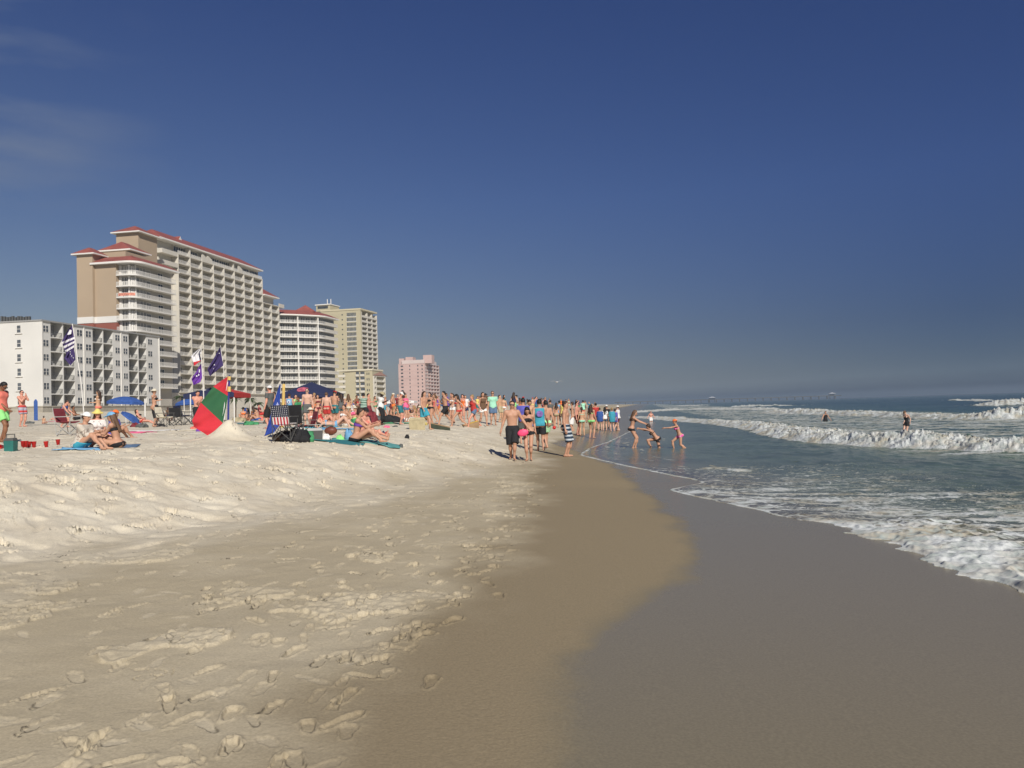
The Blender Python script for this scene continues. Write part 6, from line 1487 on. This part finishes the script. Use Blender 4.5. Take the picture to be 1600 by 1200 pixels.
towel(558, 665, .8, 1.6, 10, 'cream', 'cream towel behind the woman in purple bandeau'); towel(638, 661, .9, 2.2, -8, 'mint', 'pale green towel in front of the pink tower')
towel(400, 662, .9, 2.2, 4, 'teal', 'teal towel right of the flag mound'); towel(380, 660, .9, 1.8, -6, 'white', 'white towel just right of the flag pole'); towel(415, 660, .8, 1.8, 12, 'maroon', 'dark red towel by the grey shirt man')
for i, (px, py, c, w_, h_, lb) in enumerate([
    (447, 690, 'brown', .8, .28, 'brown heap of bags under the star spangled chair'), (462, 690, 'black', .8, .34, 'black bag lying under the black folding chair'), (477, 689, 'green', .5, .3, 'dark green bag beside the dark red chair'),
    (468, 684, 'white', .5, .35, 'white bundle behind the black bag'), (559, 667, 'green', .9, .35, 'green bag behind the woman in black cap'), (582, 662, 'maroon', .7, .6, 'dark red backpack by the thick white post'),
    (574, 664, 'black', .5, .4, 'black bag left of the dark red backpack'), (611, 659, 'black', 1.2, .35, 'black cloth heap at the front of the seated crowd'), (247, 666, 'black', .8, .14, 'black clothes on the sand by the cream folding chair'),
    (222, 668, 'grey', .7, .2, 'grey green bundle above the long white towel'), (211, 667, 'maroon', .5, .2, 'dark red bundle above the pink towel'), (46, 662, 'grey', 1.4, .3, 'grey heap right of the striped trunks'),
    (302, 671, 'coral', .3, .12, 'coral cloth on the pale towel'), (310, 674, 'purple', .22, .1, 'small purple bundle left of the flag'), (420, 662, 'grey', .8, .25, 'grey heap beside the grey shirt man'),
    (545, 687, 'skyblue', .3, .32, 'light blue bag behind the purple bandeau'), (506, 687, 'white', .5, .16, 'white crumpled shirt left of the football'), (531, 688, 'lime', .25, .16, 'lime green pouch right of the football'), (575, 674, 'pink', .5, .1, 'hot pink cloth in front of the black cap woman'),
    (594, 663, 'coral', .35, .2, 'coral bundle right of the thick white post'), (599, 678, 'navy', .12, .1, 'tiny navy bundle on open sand right of the two friends'), (604, 678, 'red', .14, .08, 'tiny red bundle on open sand right of the two friends'),
    (604, 668, 'pink', .3, .08, 'pink cloth lying beyond the tiny red bundle'), (618, 667, 'grey', .25, .06, 'grey sandals on the sand left of the khaki bag'), (636, 685, 'black', .16, .12, 'black sandal upright on the sand right of the outstretched feet'), (627, 699, 'grey', .14, .10, 'grey sandal nearest the camera'),
    (392, 664, 'green', .9, .2, 'green heap of towels right of the mound'), (374, 660, 'khaki', 1.1, .3, 'khaki heap behind the flag mound'), (405, 657, 'coral', .6, .3, 'coral bundle right of the empty blue chair'), (655, 664, 'yellow', 1.0, .16, 'yellow print cloth left of the aqua trunks'),
    (640, 659, 'white', .8, .25, 'white bag at the front of the seated crowd'), (590, 657, 'grey', .8, .3, 'grey heap in the seated crowd'), (500, 668, 'yellow', .55, .3, 'yellow bag between the sunbathers')]):
    soft('cloth_heap' if 'heap' in lb or 'cloth' in lb or 'shirt' in lb else 'sandal' if 'sandal' in lb else 'beach_bag', px, py, w_*.72, w_*.5, h_*.72, fabric(c), lb, 'sandals' if 'sandal' in lb else 'heap' if 'heap' in lb or 'cloth' in lb or 'shirt' in lb else 'bag', seed=i)
# cooler, cups
def boxy(name, px, py, w_, d_, h_, m1, m2, label, cat, face=0, taper=.92, handle=True):
    g = G(px, py); o = empty(name, (g.x, g.y, g.z), R(face)); tag(o, label, cat); a, b = w_/2, d_/2; t = taper
    MB().hexa([(-a*t, -b*t, -.03), (a*t, -b*t, -.03), (a*t, b*t, -.03), (-a*t, b*t, -.03), (-a, -b, h_*.72), (a, -b, h_*.72), (a, b, h_*.72), (-a, b, h_*.72)]).build('body', m1, o)
    MB().hexa([(-a*1.04, -b*1.04, h_*.722), (a*1.04, -b*1.04, h_*.722), (a*1.04, b*1.04, h_*.722), (-a*1.04, b*1.04, h_*.722), (-a*.8, -b*.8, h_*.9), (a*.8, -b*.8, h_*.9), (a*.8, b*.8, h_*.9), (-a*.8, b*.8, h_*.9)]).build('lid', m2, o)
    if handle: MB().tube([(-a*.85, 0, h_*.72), (-a*.8, 0, h_*1.15), (a*.8, 0, h_*1.15), (a*.85, 0, h_*.72)], .012, 5).build('handle', m2, o)
    return o
boxy('cooler', 17, 705, .20, .16, .30, mat('teal_plastic', (.03, .16, .14), .35), DGREY, 'small teal and black cooler among the red cups', 'cooler')
boxy('cooler', 492, 688, .42, .3, .36, DGREY, mat('grey_lid', (.4, .4, .38), .5), 'black cooler box with grey lid right of the folding chairs', 'cooler', 12)
boxy('tote_box', 652, 671, .62, .4, .5, cloth('khaki'), cloth('khaki'), 'khaki canvas box beside the bean bag board', 'box', 8)
RC = mat('red_cup_plastic', (.62, .02, .02), .35, .05)
proto = None
for i, (px, py, lying) in enumerate([(5, 700, 1), (36, 699, 0), (40.5, 698.5, 0), (45, 699, 0), (53, 699, 0), (72.5, 698.5, 0), (91, 695, 0)]):
    g = G(px, py)
    if proto is None:
        mb = MB(); n = 14
        prof = [(.0, .0), (.030, .0), (.046, .118), (.049, .12), (.044, .117), (.028, .006), (0, .006)]
        V = [(r*math.cos(2*math.pi*k/n), r*math.sin(2*math.pi*k/n), z_) for r, z_ in prof for k in range(n)]
        F = [(j*n+k, j*n+(k+1) % n, (j+1)*n+(k+1) % n, (j+1)*n+k) for j in range(len(prof)-1) for k in range(n)]
        c = proto = add_obj('plastic_cup', V, F, RC, None, True)
    else: c = proto.copy(); COL.objects.link(c)
    c.location = (g.x, g.y, g.z+(.03 if lying else -.005)); c.scale = (1.1, 1.1, 1.1); c.rotation_euler = (R(88) if lying else R(4*i % 7), 0, R(50*i))
    tag(c, ['red plastic cup lying left of the teal cooler', 'first upright red cup right of the teal cooler', 'second upright red cup right of the teal cooler', 'third upright red cup of the close row', 'upright red cup just right of the close row',
            'lone red cup between the row and the seated man', 'red cup nearest the man in floral shirt'][i], 'cup', 'red plastic cups on the sand')
g = G(517, 680); mb = MB(); mb.ell((0, 0, .13), (.19, .12, .12), 14, 10); o = mb.build('football', mat('brown_leather', (.17, .05, .03), .5), None, True, loc=g); tag(o, 'brown football on the teal towel', 'ball')
# bean bag game boards
def board(px, py, w_, l_, h_, face, c1, c2, label):
    g = G(px, py); o = empty('game_board', g, R(face)); tag(o, label, 'game board')
    a, b = l_/2, w_/2; top = MB(); top.hexa([(-a, -b, h_-.04), (a, -b, .06), (a, b, .06), (-a, b, h_-.04), (-a, -b, h_), (a, -b, .10), (a, b, .10), (-a, b, h_)]); top.build('top', c1, o)
    for s in (-1, 1): MB().hexa([(-a, s*b-.02, -.05), (a, s*b-.02, -.05), (a, s*b+.02, -.05), (-a, s*b+.02, -.05), (-a, s*b-.02, h_-.045), (a, s*b-.02, .055), (a, s*b+.02, .055), (-a, s*b+.02, h_-.045)]).build('side_panel', c2, o)
    MB().box(-a-.02, -a+.02, -b+.03, b-.03, -.05, h_-.05).build('end_panel', c2, o)
    V = [(-a*.45+.09*math.cos(t_), .09*math.sin(t_), h_*.765) for t_ in np.linspace(0, 2*math.pi, 17)[:-1]]; 
    MB().add(V, [tuple(range(16))]).build('hole', mat('black_hole', (.01, .01, .01), .9), o)
wood = mat('plywood', (.30, .20, .11), .7, .2, 4); dg = mat('dark_green_paint', (.035, .045, .025), .6, .2)
board(687, 671, .62, .8, .30, 8, wood, dg, 'dark green bean bag board with wooden end at the feet of the aqua trunks'); board(735, 667, .62, .75, .30, 185, mat('yellow_paint', (.55, .36, .06), .6), wood, 'yellow bean bag board behind the striding woman in red tank top')
# toys and prints held or worn
def near_of(px): return min(PEOPLE, key=lambda q: abs(q[0]-px))[2]
w_ = near_of(827); q = Vector(w_.location)
o = MB().ell((0, 0, 0), (.17, .05, .11), 16, 8).build('beach_toy', mat('hot_pink_rubber', (.85, .08, .20), .5), None, True, loc=(q.x-.17, q.y-.34, q.z+.86)); o.rotation_euler.y = R(-10); tag(o, 'hot pink folded frisbee held in front of the woman in black bikini', 'toy')
m_ = near_of(855); q = Vector(m_.location); o = MB().ell((0, 0, 0), (.07, .07, .07), 12, 8).build('ball', RC, None, True, loc=(q.x+.30, q.y-.1, q.z+.82)); tag(o, 'small red ball in the hand of the man in green zebra trunks', 'ball')
def disc_print(o, z, r, m1, name='print', y=.155):
    V = [(r*math.cos(t_), y, z+r*math.sin(t_)) for t_ in np.linspace(0, 2*math.pi, 21)[:-1]]; V2 = [(a, b+.012, c) for a, b, c in V]; K = 20
    MB().add(V+V2, [tuple(range(K)), tuple(range(K, 2*K))[::-1]]+[(i, K+i, K+(i+1) % K, (i+1) % K) for i in range(K)]).build(name, m1, o)
t_ = near_of(845); disc_print(t_, 1.22, .105, mat('purple_print', (.20, .12, .36), .8, .6, 12), y=.150)
t_ = near_of(453); disc_print(t_, 1.24, .09, FW, y=.150); disc_print(t_, 1.24, .05, mat('print_blue', (.1, .2, .4), .8), y=.165)
# small palms before the tower
def palm(px, Yd, h, label, seed):
    x = P(px, 640, Yd).x; z = ground_z(x, Yd); o = empty('palm_tree', (x, Yd, z)); tag(o, label, 'palm tree', 'small palms before the tallest tower'); r = random.Random(seed)
    MB().tube([(0, 0, -.2), (r.uniform(-.1, .1), 0, h*.5), (r.uniform(-.15, .15), 0, h)], .13, 7, r2=.09).build('trunk', mat('palm_bark', (.16, .12, .08), .9, .3, 8), o)
    mb = MB()
    for k in range(16):
        a = r.uniform(0, 6.28); L_ = r.uniform(1.0, 1.5); up = r.uniform(-.1, .8); prev = None
        for s in range(7):
            t0 = s/6; c = Vector((math.cos(a)*L_*t0, math.sin(a)*L_*t0, h+up*t0*1.2-1.1*t0*t0)); wd = .16*math.sin(math.pi*min(1, t0*.9+.1)); sd_ = Vector((-math.sin(a), math.cos(a), 0))*wd
            if prev: mb.add([prev[0]+prev[1], prev[0], c, c+sd_-Vector((0, 0, wd*.8))], [(0, 1, 2, 3)]); mb.add([prev[0]-prev[1]-Vector((0, 0, .1*wd)), prev[0], c, c-sd_-Vector((0, 0, wd*.8))], [(3, 2, 1, 0)])
            prev = (c, sd_)
    mb.build('crown', mat('palm_frond', (.055, .075, .03), .7, .3, 3), o)
for i, (px, h, lb) in enumerate([(368, 3.3, 'small palm just right of the red and green flag pole'), (391, 3.2, 'small palm above the empty blue folding chair'), (281, 3.6, 'small palm left of the right blue umbrella'), (404, 2.4, 'shortest small palm, left of the grey shirt man')]): palm(px, 140, h, lb, i)
g = P(56, 645, 110); o = empty('paddle_board', (g.x, 110, ground_z(g.x, 110))); tag(o, 'tall blue board standing upright before the white apartment house', 'board')
MB().prism([(-.27, 0), (-.2, -.06), (.2, -.06), (.27, 0), (.2, .06), (-.2, .06)], -.1, 2.6).build('hull', cloth('blue'), o); MB().hexa([(-.27, 0, 2.601), (0, -.06, 2.601), (.27, 0, 2.601), (0, .06, 2.601), (-.1, 0, 2.9), (0, -.02, 2.9), (.1, 0, 2.9), (0, .02, 2.9)]).build('nose', cloth('blue'), o)
g = P(870, 597, 70); o = empty('seagull', g, R(20)); tag(o, 'tiny white gull flying above the waterline group', 'bird')
MB().ell((0, 0, 0), (.07, .2, .06), 10, 6).build('body', TRIM, o, True)
for s in (-1, 1): MB().add([(s*.04, -.06, .02), (s*.30, -.09, .12), (s*.62, .03, .05), (s*.3, .05, .11), (s*.04, .09, .02)]+[(s*.04, -.06, .01), (s*.30, -.09, .11), (s*.62, .03, .04), (s*.3, .05, .10), (s*.04, .09, .01)], [(0, 1, 2, 3, 4), (9, 8, 7, 6, 5), (0, 5, 6, 1), (1, 6, 7, 2), (2, 7, 8, 3), (3, 8, 9, 4)]).build('wing', mat('gull_grey', (.5, .5, .52), .7), o)
# ------------------------------------------------------------------ haze
hm = bpy.data.materials.new('sea_haze'); hm.use_nodes = True; t = hm.node_tree
t.nodes.remove(t.nodes['Principled BSDF']); pv = t.nodes.new('ShaderNodeVolumePrincipled')
pv.inputs['Color'].default_value = (.52, .65, .77, 1); pv.inputs['Density'].default_value = .00025; pv.inputs['Anisotropy'].default_value = 0
t.links.new(pv.outputs[0], t.nodes['Material Output'].inputs['Volume'])
o = MB().box(-16000, 16000, -16000, 16000, -5, 75).build('haze', hm); tag(o, kind='stuff')
